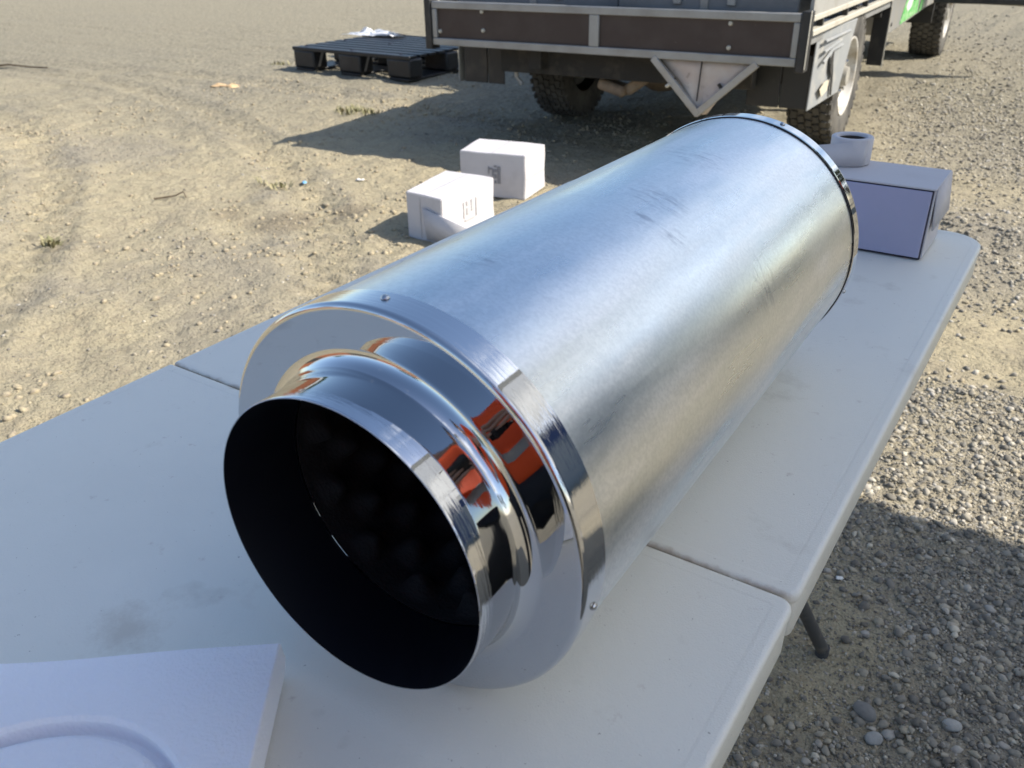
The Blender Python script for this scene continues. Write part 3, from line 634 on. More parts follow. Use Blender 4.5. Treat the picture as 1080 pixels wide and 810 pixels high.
# blue-sided carton on the table
tbz = TZ
t3 = tag(empty('carton', (.58, .872, tbz)), 'white-lidded box with lavender blue front on the far end of the table', 'box')
bx0, bx1, by0, by1, bh = -.10, .0935, -.062, .062, .108
def rbox(name, x0, x1, y0, y1, z0, z1, m, bev=.002): return MB().bb(x0, x1, y0, y1, z0, z1).build(name, m, t3, bevel=bev)
rbox('box_body', bx0 + .003, bx1 - .002, by0 + .002, by1, .0005, bh - .003, 'carddark')
rbox('front_face', bx0 + .004, bx1 - .0042, by0 - .001, by0 + .0035, .0040, bh - .0048, 'cardblue', .001)
lid = MB(); lid.bb(bx0, bx1 + .001, by0 - .0003, by1 + .002, bh - .0028, bh)
lid.build('lid', 'card', t3, bevel=.001)
MB().add([(bx1 + .001, by0 + .006, bh - .002), (bx1 + .001, by1 + .002, bh - .002), (bx1 + .008, by1 + .002, bh - .060), (bx1 + .005, by0 + .012, bh - .064)], [(0, 1, 2, 3)]).build('side_flap', 'card', t3, solid=.002)
rbox('side_face', bx1 - .003, bx1 + .0002, by0 + .004, by1 - .001, .002, bh - .004, 'card', .001)
# roll of white labels standing on it, its tail unwound to the left
rl = MB().lathe([(.0305, .0005), (.0315, .002), (.0315, .040), (.0300, .0415), (.0235, .0415), (.0215, .0395), (.0212, .004), (.0212, .0005)], 40, axis='z')
t4 = tag(empty('label_roll', (.527, .905, tbz + bh + .0004)), 'small white roll of labels with its tail unwound, standing on the lavender fronted box', 'label roll')
rl.build('roll', 'card', t4, smooth=50)
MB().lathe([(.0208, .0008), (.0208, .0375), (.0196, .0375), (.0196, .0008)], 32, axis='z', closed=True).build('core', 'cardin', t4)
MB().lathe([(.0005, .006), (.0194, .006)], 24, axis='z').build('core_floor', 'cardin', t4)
tl = MB(); pts = [(.0325 * math.cos(a_), .0325 * math.sin(a_)) for a_ in (-.55, -.75, -.95)] + [(.006, -.034), (-.010, -.042), (-.034, -.052), (-.060, -.062)]
vs = []
for k, (x_, y_) in enumerate(pts): vs += [(x_, y_, .0008), (x_ + .0015 * k * .2, y_ + .0012 * k, (.0405 - .0003 * k * k))]
tl.add(vs, [(2 * k, 2 * k + 2, 2 * k + 3, 2 * k + 1) for k in range(len(pts) - 1)]); tl.build('loose_tail', 'card', t4, solid=.0006)
# ------------------------------------------------------------ plastic pallet
pal_ex = (Vector((-4.13, 5.35, 0)) - Vector((-5.57, 5.385, 0))); PW = pal_ex.length; pang = math.atan2(pal_ex.y, pal_ex.x)
pal_e2 = Vector((-.09, 1.0, 0)); PD = 1.18
pt = tag(empty('pallet', (-5.56, 5.385, 0), pang), 'black plastic pallet lying on the dirt beside the truck', 'pallet')
PH = .205
nsl = 9
for k in range(nsl):   # top slats along x
    y0 = .02 + k * (PD - .04) / nsl
    m = MB(); m.bb(.01, PW - .01, y0 + .004, y0 + (PD - .04) / nsl - .034, PH - .022, PH)
    m.build('slat', 'blackplastic', pt, bevel=.004)
for k in range(3):
    x0 = .0 + k * (PW - .27) / 2
    for j in range(3):
        y0 = .0 + j * (PD - .17) / 2
        m = MB(); m.bb(x0, x0 + .27, y0 - .003, y0 + .17, .022, PH - .0225); m.build('block', 'blackplastic', pt, bevel=.02, seg=3)
        # upright pegs through the deck
        MB().lathe([(.016, PH - .001), (.018, PH + .004), (.008, PH + .0045), (.0005, PH + .0045)], 10, (x0 + .10, y0 + .085, 0), 'z').build('peg', 'carddark', pt)
    MB().bb(x0 + .02, x0 + .25, -.001, PD + .003, 0, .0215).build('bottom_runner', 'blackplastic', pt, bevel=.004)
for j in (0, 1):
    y0 = -.008 + j * (PD - .012)
    MB().bb(0, PW, y0, y0 + .026, PH - .030, PH + .003).build('edge_rail', 'blackplastic', pt, bevel=.006)
for y0 in (.30, .36, .62, .68, .88):
    MB().bb(.03, PW - .03, y0, y0 + .022, .0, .018).build('bottom_bar', 'blackplastic', pt, bevel=.003)

def crumple(name, n, sx, sy, h, loc, m, label, cat, seed=0, rz=0):
    V = []; Fc = []
    for j in range(n + 1):
        for i in range(n + 1):
            x = (i / n - .5); y = (j / n - .5); q = Vector((x * 4 + seed, y * 4, seed * .7))
            e = 1 - max(abs(x), abs(y)) * 2
            V.append((x * sx + noise.noise(q * 1.3) * sx * .2, y * sy + noise.noise(q * 1.7 + Vector((5, 5, 5))) * sy * .2, abs(noise.noise(q * 1.1)) * h * min(1, e * 3 + .15) + .002 + h * .2 * abs(noise.noise(q * 5))))
    for j in range(n):
        for i in range(n): Fc.append((j * (n + 1) + i, j * (n + 1) + i + 1, (j + 1) * (n + 1) + i + 1, (j + 1) * (n + 1) + i))
    o = MB().add(V, Fc).build(name, m, None, smooth=25, solid=.0015); o.location = loc; o.rotation_euler = (0, 0, rz); return tag(o, label, cat)
crumple('plastic_film', 14, .60, .20, .08, (-5.42, 6.38, PH + .004), 'film', 'crumpled clear plastic film lying on the far edge of the pallet', 'plastic film', 3, .1)
crumple('plastic_scrap', 6, .16, .12, .05, (-6.05, 6.55, .0), 'whitescrap', 'small white plastic scrap on the dirt just beyond the pallet', 'litter', 8)

# ------------------------------------------------------------ litter, twigs, weeds
def gz(x, y): return float(gheight(np.array([x]), np.array([y]))[0])
crumple('card_scrap', 6, .27, .12, .035, (-5.39, 4.42, gz(-5.39, 4.42)), 'bark', 'torn tan card scrap lying left of the pallet', 'litter', 12, .15)
crumple('blue_scrap', 4, .055, .022, .010, (-2.559, 2.575, gz(-2.56, 2.575) + .006), 'bluescrap', 'little blue plastic scrap on the dirt left of the cartons', 'litter', 4, -.7)
crumple('paper_scrap', 4, .045, .022, .012, (-2.327, 2.756, gz(-2.33, 2.756) + .004), 'whitescrap', 'tiny white paper scrap between the blue scrap and the truck shadow', 'litter', 6, .5)
def twig(pts, r, label):
    r *= .65; P = [Vector((x, y, gz(x, y) + z)) for x, y, z in pts]
    tag(MB().tube(P, [r * (1 - .5 * i / len(P)) for i in range(len(P))], 6).build('twig', 'twig', None), label, 'twig')
twig([(-2.97, 1.95, .008), (-2.93, 1.99, .012), (-2.89, 2.02, .012), (-2.85, 2.04, .02), (-2.82, 2.03, .01)], .007, 'short dark twig on the pale dirt at the left')
twig([(-8.5, 4.05, .01), (-8.25, 4.12, .03), (-8.0, 4.2, .02), (-7.7, 4.2, .03)], .016, 'long brown stick lying far left in the yard')
def weed(x, y, r, n, label, seed):
    rr = random.Random(seed); V = []; Fc = []
    for i in range(n):
        a = rr.uniform(0, 2 * PI); d = r * rr.random() ** .7; bx, by = x + d * math.cos(a), y + d * .6 * math.sin(a)
        ln = rr.uniform(.02, .055); b = rr.uniform(0, 2 * PI); tl = rr.uniform(.3, 1.2); wd = rr.uniform(.003, .006); z = gz(bx, by)
        dx, dy = math.cos(b), math.sin(b); o = len(V)
        V += [(bx - dy * wd, by + dx * wd, z), (bx + dy * wd, by - dx * wd, z), (bx + dx * ln * tl * .5 + dy * wd, by + dy * ln * tl * .5 - dx * wd, z + ln * .6), (bx + dx * ln * tl, by + dy * ln * tl, z + ln * .75), (bx + dx * ln * tl * .5 - dy * wd, by + dy * ln * tl * .5 + dx * wd, z + ln * .6)]
        Fc += [(o, o + 1, o + 2, o + 4), (o + 4, o + 2, o + 3)]
    me = MB().add(V, Fc).build('weed', 'weed', None); tag(me, label, 'weed')
weed(-2.62, 2.42, .11, 34, 'low dry weed tuft just left of the blue plastic scrap', 1)
weed(-3.59, 4.10, .20, 150, 'green weed tuft on the edge of the truck shadow', 2)
weed(-2.78, 1.30, .06, 40, 'small green weed tuft on the bare dirt at the far left', 3)
weed(-6.0, 5.6, .16, 40, 'thin dry weed beside the left corner of the pallet', 4)

def stone(x, y, r, sq, rz, col, label):
    V0, F0 = ico(3); V = []
    for v in V0:
        q = Vector(v); k = 1 + .16 * noise.noise(q * 1.3 + Vector((x * 40, y * 40, 0))) + .05 * noise.noise(q * 4)
        V.append((q.x * r * 1.25 * k, q.y * r * k, q.z * r * sq * k))
    o = MB().add(V, [tuple(f) for f in F0]).build('stone', mat('river stone', col, .8, bump=(300, .4, .001), var=(60, tuple(c * .75 for c in col), .45, .7)), None, smooth=180)
    o.location = (x, y, gz(x, y) + r * sq * .45); o.rotation_euler = (0, 0, rz); tag(o, label, 'stone')
stone(.895, .685, .0125, .6, .4, (.36, .35, .32), 'pale oval pebble standing out in the shaded gravel at the lower right')
stone(.767, .640, .0165, .6, -.5, (.19, .185, .17), 'dark grey rounded stone in the shaded gravel, left of two pale pebbles')
stone(.792, .596, .0125, .65, .9, (.33, .325, .30), 'pale grey round pebble just in front of the dark rounded stone')
crumple('foil_scrap', 4, .014, .010, .006, (.640, .960, gz(.64, .96) + .006), 'whitescrap', 'tiny shiny scrap on the shaded gravel close to the table edge', 'litter', 9, .3)

# ------------------------------------------------------------ truck
tr = tag(empty('truck', (-.37, 3.65, 0), math.radians(3)), 'flatbed tray truck seen from behind with its passenger door open', 'truck')
def T(mb, name, m, par=None, **k): return mb.build(name, m, par or tr, **k)
# tailgate
tg = MB()
tg.bb(-2.03, 0, -.022, .018, .778, .815); tg.bb(-2.03, 0, -.022, .018, .588, .626)
for x0, x1 in ((-2.03, -2.0), (-1.055, -1.00), (-.030, 0)): tg.bb(x0, x1, -.0205, .017, .6265, .7775)
tgo = T(tg, 'tailgate', 'alum', bevel=.004)
for x0, x1 in ((-1.9995, -1.0555), (-.9995, -.0305)): T(MB().bb(x0, x1, -.006, .008, .6268, .7772), 'gate_panel', 'gatepanel', tgo)
for x, z in ((-1.705, .77), (-1.70, .675), (-.325, .762), (-.323, .655), (-1.985, .66)):
    T(MB().lathe([(.0005, -.018), (.008, -.017), (.011, -.011), (.0115, -.004)], 10, (x, 0, z), 'y'), 'bolt', 'cream', tgo)
# corner posts
for x0, x1 in ((.0025, .042), (-2.075, -2.0325)): T(MB().bb(x0, x1, -.03, .05, .565, .825), 'corner_post', 'blacksteel', bevel=.004)
T(MB().bb(.0425, .0455, -.031, -.022, .58, .83), 'post_trim', 'cream', bevel=.002)
# deck and underframe
T(MB().bb(-2.05, .02, .055, 2.32, .665, .70), 'tray_deck', 'alum', bevel=.004)
for x in (-1.45, -.60): T(MB().bb(x - .04, x + .04, .12, 6.1, .47, .60), 'chassis_rail', 'mudsteel', bevel=.006)
for y in (.10, .9, 1.7, 2.25): T(MB().bb(-2.02, -.02, y, y + .05, .605, .662), 'cross_bearer', 'mudsteel', bevel=.003)
T(MB().bb(-1.72, -.25, .20, .27, .435, .60), 'rear_crossmember', 'mudsteel', bevel=.006)
# axle, differential, springs, exhaust
T(MB().tube([(-1.80, 1.22, .365), (-.08, 1.22, .365)], .045, 14), 'rear_axle', 'mudsteel')
T(MB().lathe([(.02, -.17), (.09, -.15), (.15, -.06), (.16, .02), (.12, .10), (.06, .16), (.02, .19)], 20, (-1.12, 1.22, .37), 'y'), 'differential', 'rustdiff')
for x in (-1.45, -.60):
    for k in range(4):
        h = .13 - .10 * k / 4; L_ = .62 - .12 * k
        T(MB().tube([(x, 1.22 - L_, .46 + .03 - .0), (x, 1.22 - L_ * .5, .43 - k * .014), (x, 1.22, .415 - k * .014), (x, 1.22 + L_ * .5, .43 - k * .014), (x, 1.22 + L_, .49)], .012, 6), 'leaf_spring', 'mudsteel')
T(MB().tube([(-1.02, .60, .40), (-.86, 1.0, .36), (-.80, 1.5, .40), (-.80, 3.0, .44)], .032, 12), 'exhaust_pipe', 'rustdiff')
T(MB().box((-1.06, .34, .375), (.17, .12, .06), Matrix.Rotation(.25, 3, 'Y')), 'tow_bracket', 'rustdiff', bevel=.02)
T(MB().box((-.88, .34, .43), (.26, .05, .06), Matrix.Rotation(-.6, 3, 'Y')), 'tow_arm', 'rustdiff', bevel=.015)
T(MB().box((-1.22, .62, .50), (.26, .04, .05), Matrix.Rotation(.9, 3, 'Y')), 'brace', 'mudsteel', bevel=.006)
T(MB().tube([(-1.66, .28, .56), (-1.66, .28, .40), (-1.62, .28, .36)], .012, 8), 'rope_hook', 'galv')
T(MB().lathe([(.001, -.03), (.02, -.028), (.03, -.01), (.03, .02)], 12, (-1.665, .25, .46), 'y'), 'tow_ring', 'galv')
# V shaped bracket hanging under the tailgate
vb = MB()
A0, A1, AP = Vector((-.69, -.012, .585)), Vector((-.185, -.012, .585)), Vector((-.448, -.012, .345))
for a_, b_ in ((A0, AP), (A1, AP)):
    d = b_ - a_; ang = math.atan2(d.z, d.x); vb.box((a_ + b_) / 2 + Vector((0, .0 if a_ is A0 else .0012, 0)), (d.length + .02, .030, .034), Matrix.Rotation(-ang, 3, 'Y'))
vbo = T(vb, 'folded_bracket', 'galv', bevel=.003)
bp = MB(); rb_ = random.Random(5); rows = []
for j in range(9):
    f = j / 8; z = .584 - .238 * f; xl, xr = -.665 + (.215) * f, -.195 + (-.19) * f ** .8 - (.03 * f); rows.append([(xl + (xr - xl) * i / 8, .006 + .016 * math.sin(i * 1.3 + j * .5) * f + rb_.uniform(-.004, .004) + .02 * abs(i / 8 - .45), z - .012 * (i / 8) * f) for i in range(9)])
bp.add([p for r in rows for p in r], [(j * 9 + i, j * 9 + i + 1, (j + 1) * 9 + i + 1, (j + 1) * 9 + i) for j in range(8) for i in range(8)])
T(bp, 'bracket_panel', 'pinkpanel', vbo, solid=.004, smooth=25)
for x, z in ((-.575, .487), (-.345, .475)): T(MB().box((x, -.004, z), (.035, .02, .010), Matrix.Rotation(.9, 3, 'Y')), 'clip', 'mudsteel', vbo)
T(MB().tube([(-.448, -.006, .585), (-.458, -.006, .40)], .004, 6), 'wire', 'mudsteel', vbo)
T(MB().tube([(-.614, -.03, .462), (-.594, -.03, .475)], .009, 8), 'bolt', 'cream', vbo)
# rear mud flaps (black), two overlapping leaves each side
for x0, x1 in ((-2.035, -1.875), (-1.868, -1.755), (-.30, -.135), (-.13, .004)):
    T(MB().bb(x0, x1, .30, .308 + (.004 if x0 < -1.9 else 0), .345, .60), 'mud_flap', 'blacksteel', bevel=.003)
# side mudguard parallelogram on the right (and mirrored left)
for u0, u1 in ((.030, .038), (-2.075, -2.067)):
    g_ = T(MB().prism([(.30, .70), (1.08, .705), (.88, .345), (.29, .34)], u0, u1, 'x'), 'side_guard', 'greyguard', bevel=.003)
    if u0 > -1:
        for v_ in g_.data.vertices: v_.co.x += -.022 + (v_.co.y - .30) / .78 * .030
        for p in ([(.36, .660), (.95, .655)], [(.37, .61), (.74, .63)], [(.38, .56), (.56, .60), (.80, .60)]):
            T(MB().tube([(.041, y, z) for y, z in p], .008, 6), 'guard_rib', 'greyguard', g_)
        T(MB().prism([(.555, .56), (.60, .59), (.62, .53), (.66, .47), (.70, .36), (.67, .36), (.63, .45), (.57, .50)], .0385, .043, 'x'), 'torn_slot', 'blacksteel', g_)
        T(MB().prism([(.40, .43), (.50, .455), (.60, .45), (.58, .40), (.46, .385)], .0385, .040, 'x'), 'mud_splash', 'dust', g_)
# side rails of the tray
for s, u in ((1, .004), (-1, -2.074)):
    T(MB().bb(u, u + .040, .060, 2.36, .712, .740), 'coaming_rail', 'cream', bevel=.004)
    if s > 0: T(MB().bb(u + .004, u + .034, .060, 2.36, .775, .80), 'side_gate_rail', 'cream', bevel=.003)
    T(MB().bb(u + .004, u + .034, .060, 2.36, .955, .985), 'side_gate_rail', 'cream', bevel=.003)
    T(MB().bb(u + .010, u + .026, .062, 2.358, .8005 if s > 0 else .7425, .9545), 'side_gate_panel', 'lightgrey')
    for y in (.25, .8, 1.35, 1.9): T(MB().bb(u + .005, u + .033, y, y + .03, .7425, .7745), 'gate_hinge', 'blacksteel')
# grey toolboxes just behind the tailgate
for (x0, x1, y0, y1, h, m_) in ((-.95, -.045, .10, .60, 1.05, 'toolbox'), (-1.98, -.975, .16, .66, .95, 'toolbox')):
    b_ = T(MB().bb(x0, x1, y0, y1, .7015, h), 'toolbox', m_, bevel=.008)
    T(MB().bb(x0 - .008, x1 + .008, y0 - .010, y1 + .008, h - .04, h + .004), 'toolbox_lid', m_, b_, bevel=.004)
    for fx in (.35, .65): T(MB().bb(x0 + (x1 - x0) * fx - .02, x0 + (x1 - x0) * fx + .02, y0 - .018, y0 - .001, .83, .90), 'latch', 'alum', b_, bevel=.003)
    T(MB().bb(x0 + (x1 - x0) * .5 - .02, x0 + (x1 - x0) * .5 + .02, y0 - .008, y0 - .001, .7025, h - .05), 'toolbox_rib', 'alum', b_, bevel=.003)
# headboard with ladder rack
hb = MB()
for x in (-2.04, -1.35, -.68, -.01): hb.bb(x - .02, x + .02, 2.36, 2.40, .70, 1.50)
for z in (.95, 1.2, 1.48): hb.bb(-2.0195, -.0305, 2.365, 2.395, z, z + .035)
T(hb, 'headboard', 'alum', bevel=.003)
# wheels
def tread_tyre(R, W, n=44):
    """tyre about x axis, outer face at x=0, inner at -W"""
    m = MB(); r0 = .205 * R / .365
    prof = [(r0, -.015), (r0 + .012, -.004), (r0 + .03, .0), (R * .80, .004), (R * .91, .0), (R * .965, -.010), (R - .010, -.024), (R - .010, -W + .024), (R * .965, -W + .010), (R * .91, -W), (R * .8, -W - .002), (r0 + .02, -W + .003), (r0, -W + .012)]
    m.lathe(prof, 56, axis='x'); return m
def tread_blocks(R, W, n=40):
    m = MB()
    for k in range(n):
        for row in range(5):
            a = 2 * PI * (k + (.5 if row % 2 else 0)) / n; xx = -.020 - (W - .040) * (row + .5) / 5
            wdt = (W - .04) / 5 * .78; ln = 2 * PI * R / n * .68
            rot = Matrix.Rotation(a, 3, 'X'); c = rot @ Vector((xx, R - .004, 0)); sk = Matrix.Rotation(.22 * (1 if row % 2 else -1), 3, 'Y')
            m.box(c, (wdt, .014, ln), rot @ sk)
        a = 2 * PI * k / n
        for xs in (-.0055, -W + .0055):   # shoulder lugs
            rot = Matrix.Rotation(a, 3, 'X'); m.box(rot @ Vector((xs, R * .955, 0)), (.014, .034, 2 * PI * R / n * .55), rot)
    return m
def rim_mesh(R):
    m = MB(); s = R / .365; q = .205 * s
    m.lathe([(q, -.015), (q + .006, -.006), (q + .004, -.001), (q - .006, -.004), (q - .014, -.018), (q - .022, -.045), (q - .038, -.062), (q - .038, -.0625), (q - .040, -.18)], 48, axis='x')
    return m
def wheel(u, v, R, W, side):
    t = empty('wheel', (u, v, R)); t.parent = tr
    if side < 0: t.rotation_euler = (0, 0, PI)
    ty = T(tread_tyre(R, W), 'tyre', 'rubber', t, smooth=50)
    tb_ = T(tread_blocks(R, W), 'tread', 'rubber', t, smooth=0); tb_['kind'] = 'stuff'
    T(rim_mesh(R), 'rim', 'rim', t, smooth=40)
    q = .205 * R / .365; z_ = R / .365
    T(MB().lathe([(q - .0405, -.060), (q - .050, -.058), (q - .066, -.046), (.105 * z_, -.044), (.075 * z_, -.052), (.06 * z_, -.050), (.055 * z_, -.03), (.050 * z_, -.004), (.03 * z_, .0), (.0005, .0)], 40, axis='x'), 'wheel_disc', 'discpaint', t, smooth=40)
    for k in range(6):
        a = 2 * PI * k / 6; T(MB().lathe([(.001, -.022), (.010, -.023), (.013, -.030), (.013, -.046)], 6, (0, .088 * math.cos(a), .088 * math.sin(a)), 'x'), 'wheel_nut', 'screw', t)
    for k in range(12):
        a = 2 * PI * (k + .5) / 12; T(MB().box((-.052, .128 * math.cos(a), .128 * math.sin(a)), (.014, .026, .020), Matrix.Rotation(a, 3, 'X')), 'vent_hole', 'blacksteel', t)
for (u, v, s) in ((.02, 1.23, 1), (-1.93, 1.28, -1), (.09, 5.45, 1), (-2.0, 5.45, -1)): wheel(u, v, .378 if v < 2 else .365, .245 if v < 2 else .27, s)
# black flap ahead of the rear wheel with white edge
for u0, u1 in ((-.07, .028), (-2.05, -1.87)):
    T(MB().bb(u0, u1, 2.30, 2.308, .30, .70), 'mud_flap', 'blacksteel', bevel=.002)
T(MB().bb(.0285, .035, 2.298, 2.31, .29, .665), 'flap_edge', 'cream')
for s in (0, 1):
    pts = []
    for k in range(9):
        a = PI * (.02 + .96 * k / 8); pts.append((1.22 - .46 * math.cos(a), .365 + .325 * math.sin(a) if True else 0))
    u0 = -.28 if s == 0 else -2.03
    m = MB(); vs = []
    for (y, z) in pts: vs += [(u0, y, z), (u0 + .27, y, z)]
    m.add(vs, [(2 * k, 2 * k + 1, 2 * k + 3, 2 * k + 2) for k in range(8)]); T(m, 'wheel_arch', 'blacksteel', solid=.01)
# cab
def cab():
    prof = [(2.46, .47), (2.40, .60), (2.42, 1.05), (2.50, 1.50), (2.62, 1.90), (2.75, 1.98), (3.9, 2.00), (4.15, 1.95), (4.75, 1.38), (5.0, 1.30), (6.15, 1.20), (6.38, 1.10), (6.45, .60), (6.40, .48), (5.95, .46)]
    arc = [(5.42 + .48 * math.cos(a), .40 + .46 * math.sin(a)) for a in [PI * k / 10 for k in range(11)]]
    return prof + [(y, max(z, .47)) for y, z in arc] + [(4.93, .50), (4.4, .505), (3.0, .475)]
p_ = cab(); m = MB(); nP = len(p_)
T(MB().prism(p_, -2.02, .0, 'x'), 'cab_body', 'silverpaint', bevel=.02)
cb = tr.children[-1]
for x0, x1 in ((.001, .006), (-2.026, -2.021)):
    T(MB().prism([(2.62, 1.24), (2.74, 1.82), (3.25, 1.84), (3.25, 1.24)], x0, x1, 'x'), 'side_window', 'glass', cb)
T(MB().prism([(3.36, 1.24), (3.36, 1.84), (3.95, 1.84), (4.5, 1.30), (4.5, 1.24)], -2.027, -2.021, 'x'), 'side_window', 'glass', cb)
T(MB().prism([(3.34, .62), (3.34, 1.84), (3.98, 1.84), (4.50, 1.30), (4.50, .62)], .001, .004, 'x'), 'door_opening', 'blacksteel', cb)
T(MB().bb(-1.75, -.27, 2.395, 2.41, 1.15, 1.45), 'rear_window', 'glass', cb)
ws = MB().add([(-1.88, 4.22, 1.885), (-.14, 4.22, 1.885), (-.10, 4.72, 1.418), (-1.92, 4.72, 1.418)], [(0, 1, 2, 3)]); T(ws, 'windscreen', 'glass', cb, solid=.02)
for x in (-1.85, -.35): T(MB().bb(x, x + .2, 6.40, 6.455, .85, 1.0), 'headlight', 'lens', cb, bevel=.01)
T(MB().bb(-2.03, .01, 6.40, 6.56, .45, .66), 'front_bumper', 'blacksteel', cb, bevel=.02)
# arch liner and front mudflap
T(MB().bb(-.20, .012, 4.86, 4.90, .335, .58), 'mud_flap', 'blacksteel', cb, bevel=.004)
T(MB().bb(-.30, -.01, 4.905, 4.93, .36, .6), 'arch_liner', 'blacksteel', cb)
# decals on lower body side
T(MB().prism([(3.00, .495), (3.12, .62), (3.32, .73), (3.62, .70), (3.80, .60), (3.86, .512)], .0015, .004, 'x'), 'green_decal', 'green', cb)
T(MB().prism([(3.20, .60), (3.34, .70), (3.50, .66), (3.42, .58), (3.28, .56)], .0043, .0052, 'x'), 'white_decal', 'decalwhite', cb)
T(MB().prism([(3.9, .512), (4.1, .512), (4.25, .70), (4.05, .72)], .0063, .0072, 'x'), 'green_decal', 'green', cb)
T(MB().lathe([(.0005, .0), (.014, .001), (.016, -.003)], 10, (.004, 2.62, .53), 'x'), 'body_hole', 'blacksteel', cb)
# open passenger door
dr = MB(); dr.prism([(.05, .555), (1.02, .525), (1.06, .60), (1.06, 1.22), (.98, 1.30), (.05, 1.28)], 4.34, 4.42, 'y')
dro = T(dr, 'open_door', 'silverpaint', bevel=.012)
T(MB().bb(.06, 1.03, 4.325, 4.339, .545, .585), 'door_trim', 'blacksteel', dro, bevel=.004)
T(MB().bb(.08, 1.0, 4.322, 4.339, .62, 1.2), 'door_card', 'toolbox', dro, bevel=.01)
T(MB().prism([(.10, 1.29), (.94, 1.305), (.86, 1.80), (.40, 1.82)], 4.37, 4.385, 'y'), 'door_glass', 'glass', dro)
T(MB().bb(.5, .75, 4.28, 4.321, .9, .94), 'door_handle', 'blacksteel', dro, bevel=.01)

# ------------------------------------------------------------ market umbrella that shades the table (just outside the frame)
ub = tag(empty('market_umbrella', (3.02, 1.17, 0), math.radians(6)), 'large rectangular white market umbrella that shades the table from the right', 'umbrella')
hw = 1.12; hwx = 1.75; ZE, ZT = 2.30, 2.95
def ub_canopy():
    V = []; Fc = []; n = 8
    V.append((0, 0, ZT))
    ring = []
    for s in range(1, 5):
        f = s / 4
        for k in range(4):
            a = (-1, 1, 1, -1)[k]; b = (-1, -1, 1, 1)[k]; a2 = (-1, 1, 1, -1)[(k + 1) % 4]; b2 = (-1, -1, 1, 1)[(k + 1) % 4]
            for j in range(n):
                t = j / n; sag = .05 * f * math.sin(PI * t)
                V.append(((a + (a2 - a) * t) * hwx * f, (b + (b2 - b) * t) * hw * f, ZT + (ZE - ZT) * f ** 1.0 - sag * 0 - .04 * math.sin(PI * f)))
    N_ = 4 * n
    for k in range(N_): Fc.append((0, 1 + k, 1 + (k + 1) % N_))
    for s in range(3):
        for k in range(N_): Fc.append((1 + s * N_ + k, 1 + (s + 1) * N_ + k, 1 + (s + 1) * N_ + (k + 1) % N_, 1 + s * N_ + (k + 1) % N_))
    return MB().add(V, Fc)
co_ = ub_canopy().build('canopy', 'canopy', ub, smooth=25)
vl = MB()
for k in range(4):
    a = Vector(((-1, 1, 1, -1)[k] * hwx, (-1, -1, 1, 1)[k] * hw, ZE)); b = Vector(((1, 1, -1, -1)[k] * hwx, (-1, 1, 1, -1)[k] * hw, ZE))
    for j in range(12):
        p, q = a + (b - a) * j / 12, a + (b - a) * (j + 1) / 12; vl.add([p, q, q - Vector((0, 0, .14 + .02 * (j % 2))), p - Vector((0, 0, .14 + .02 * ((j + 1) % 2)))], [(0, 1, 2, 3)])
vl.build('valance', 'canopy', ub)
MB().tube([(0, 0, 0), (0, 0, ZT + .05)], .024, 16).build('pole', 'alum', ub)
MB().lathe([(.001, .08), (.06, .075), (.30, .05), (.32, .0)], 28, axis='z').build('base', 'legsteel', ub, bevel=.004)
for k in range(8):
    a = math.atan2((1, 1, 0, -1, -1, -1, 0, 1)[k] * hw, (0, 1, 1, 1, 0, -1, -1, -1)[k] * hwx); ed = min(hw / max(abs(math.sin(a)), 1e-6), hwx / max(abs(math.cos(a)), 1e-6)) * .985
    MB().tube([(.03 * math.cos(a), .03 * math.sin(a), ZT - .04), (ed * .5 * math.cos(a), ed * .5 * math.sin(a), (ZT + ZE) / 2 - .065), (ed * math.cos(a), ed * math.sin(a), ZE - .02)], .009, 8).build('rib', 'legsteel', ub)
    MB().tube([(.03 * math.cos(a), .03 * math.sin(a), 2.15), (ed * .5 * math.cos(a), ed * .5 * math.sin(a), (ZT + ZE) / 2 - .075)], .007, 6).build('strut', 'legsteel', ub)

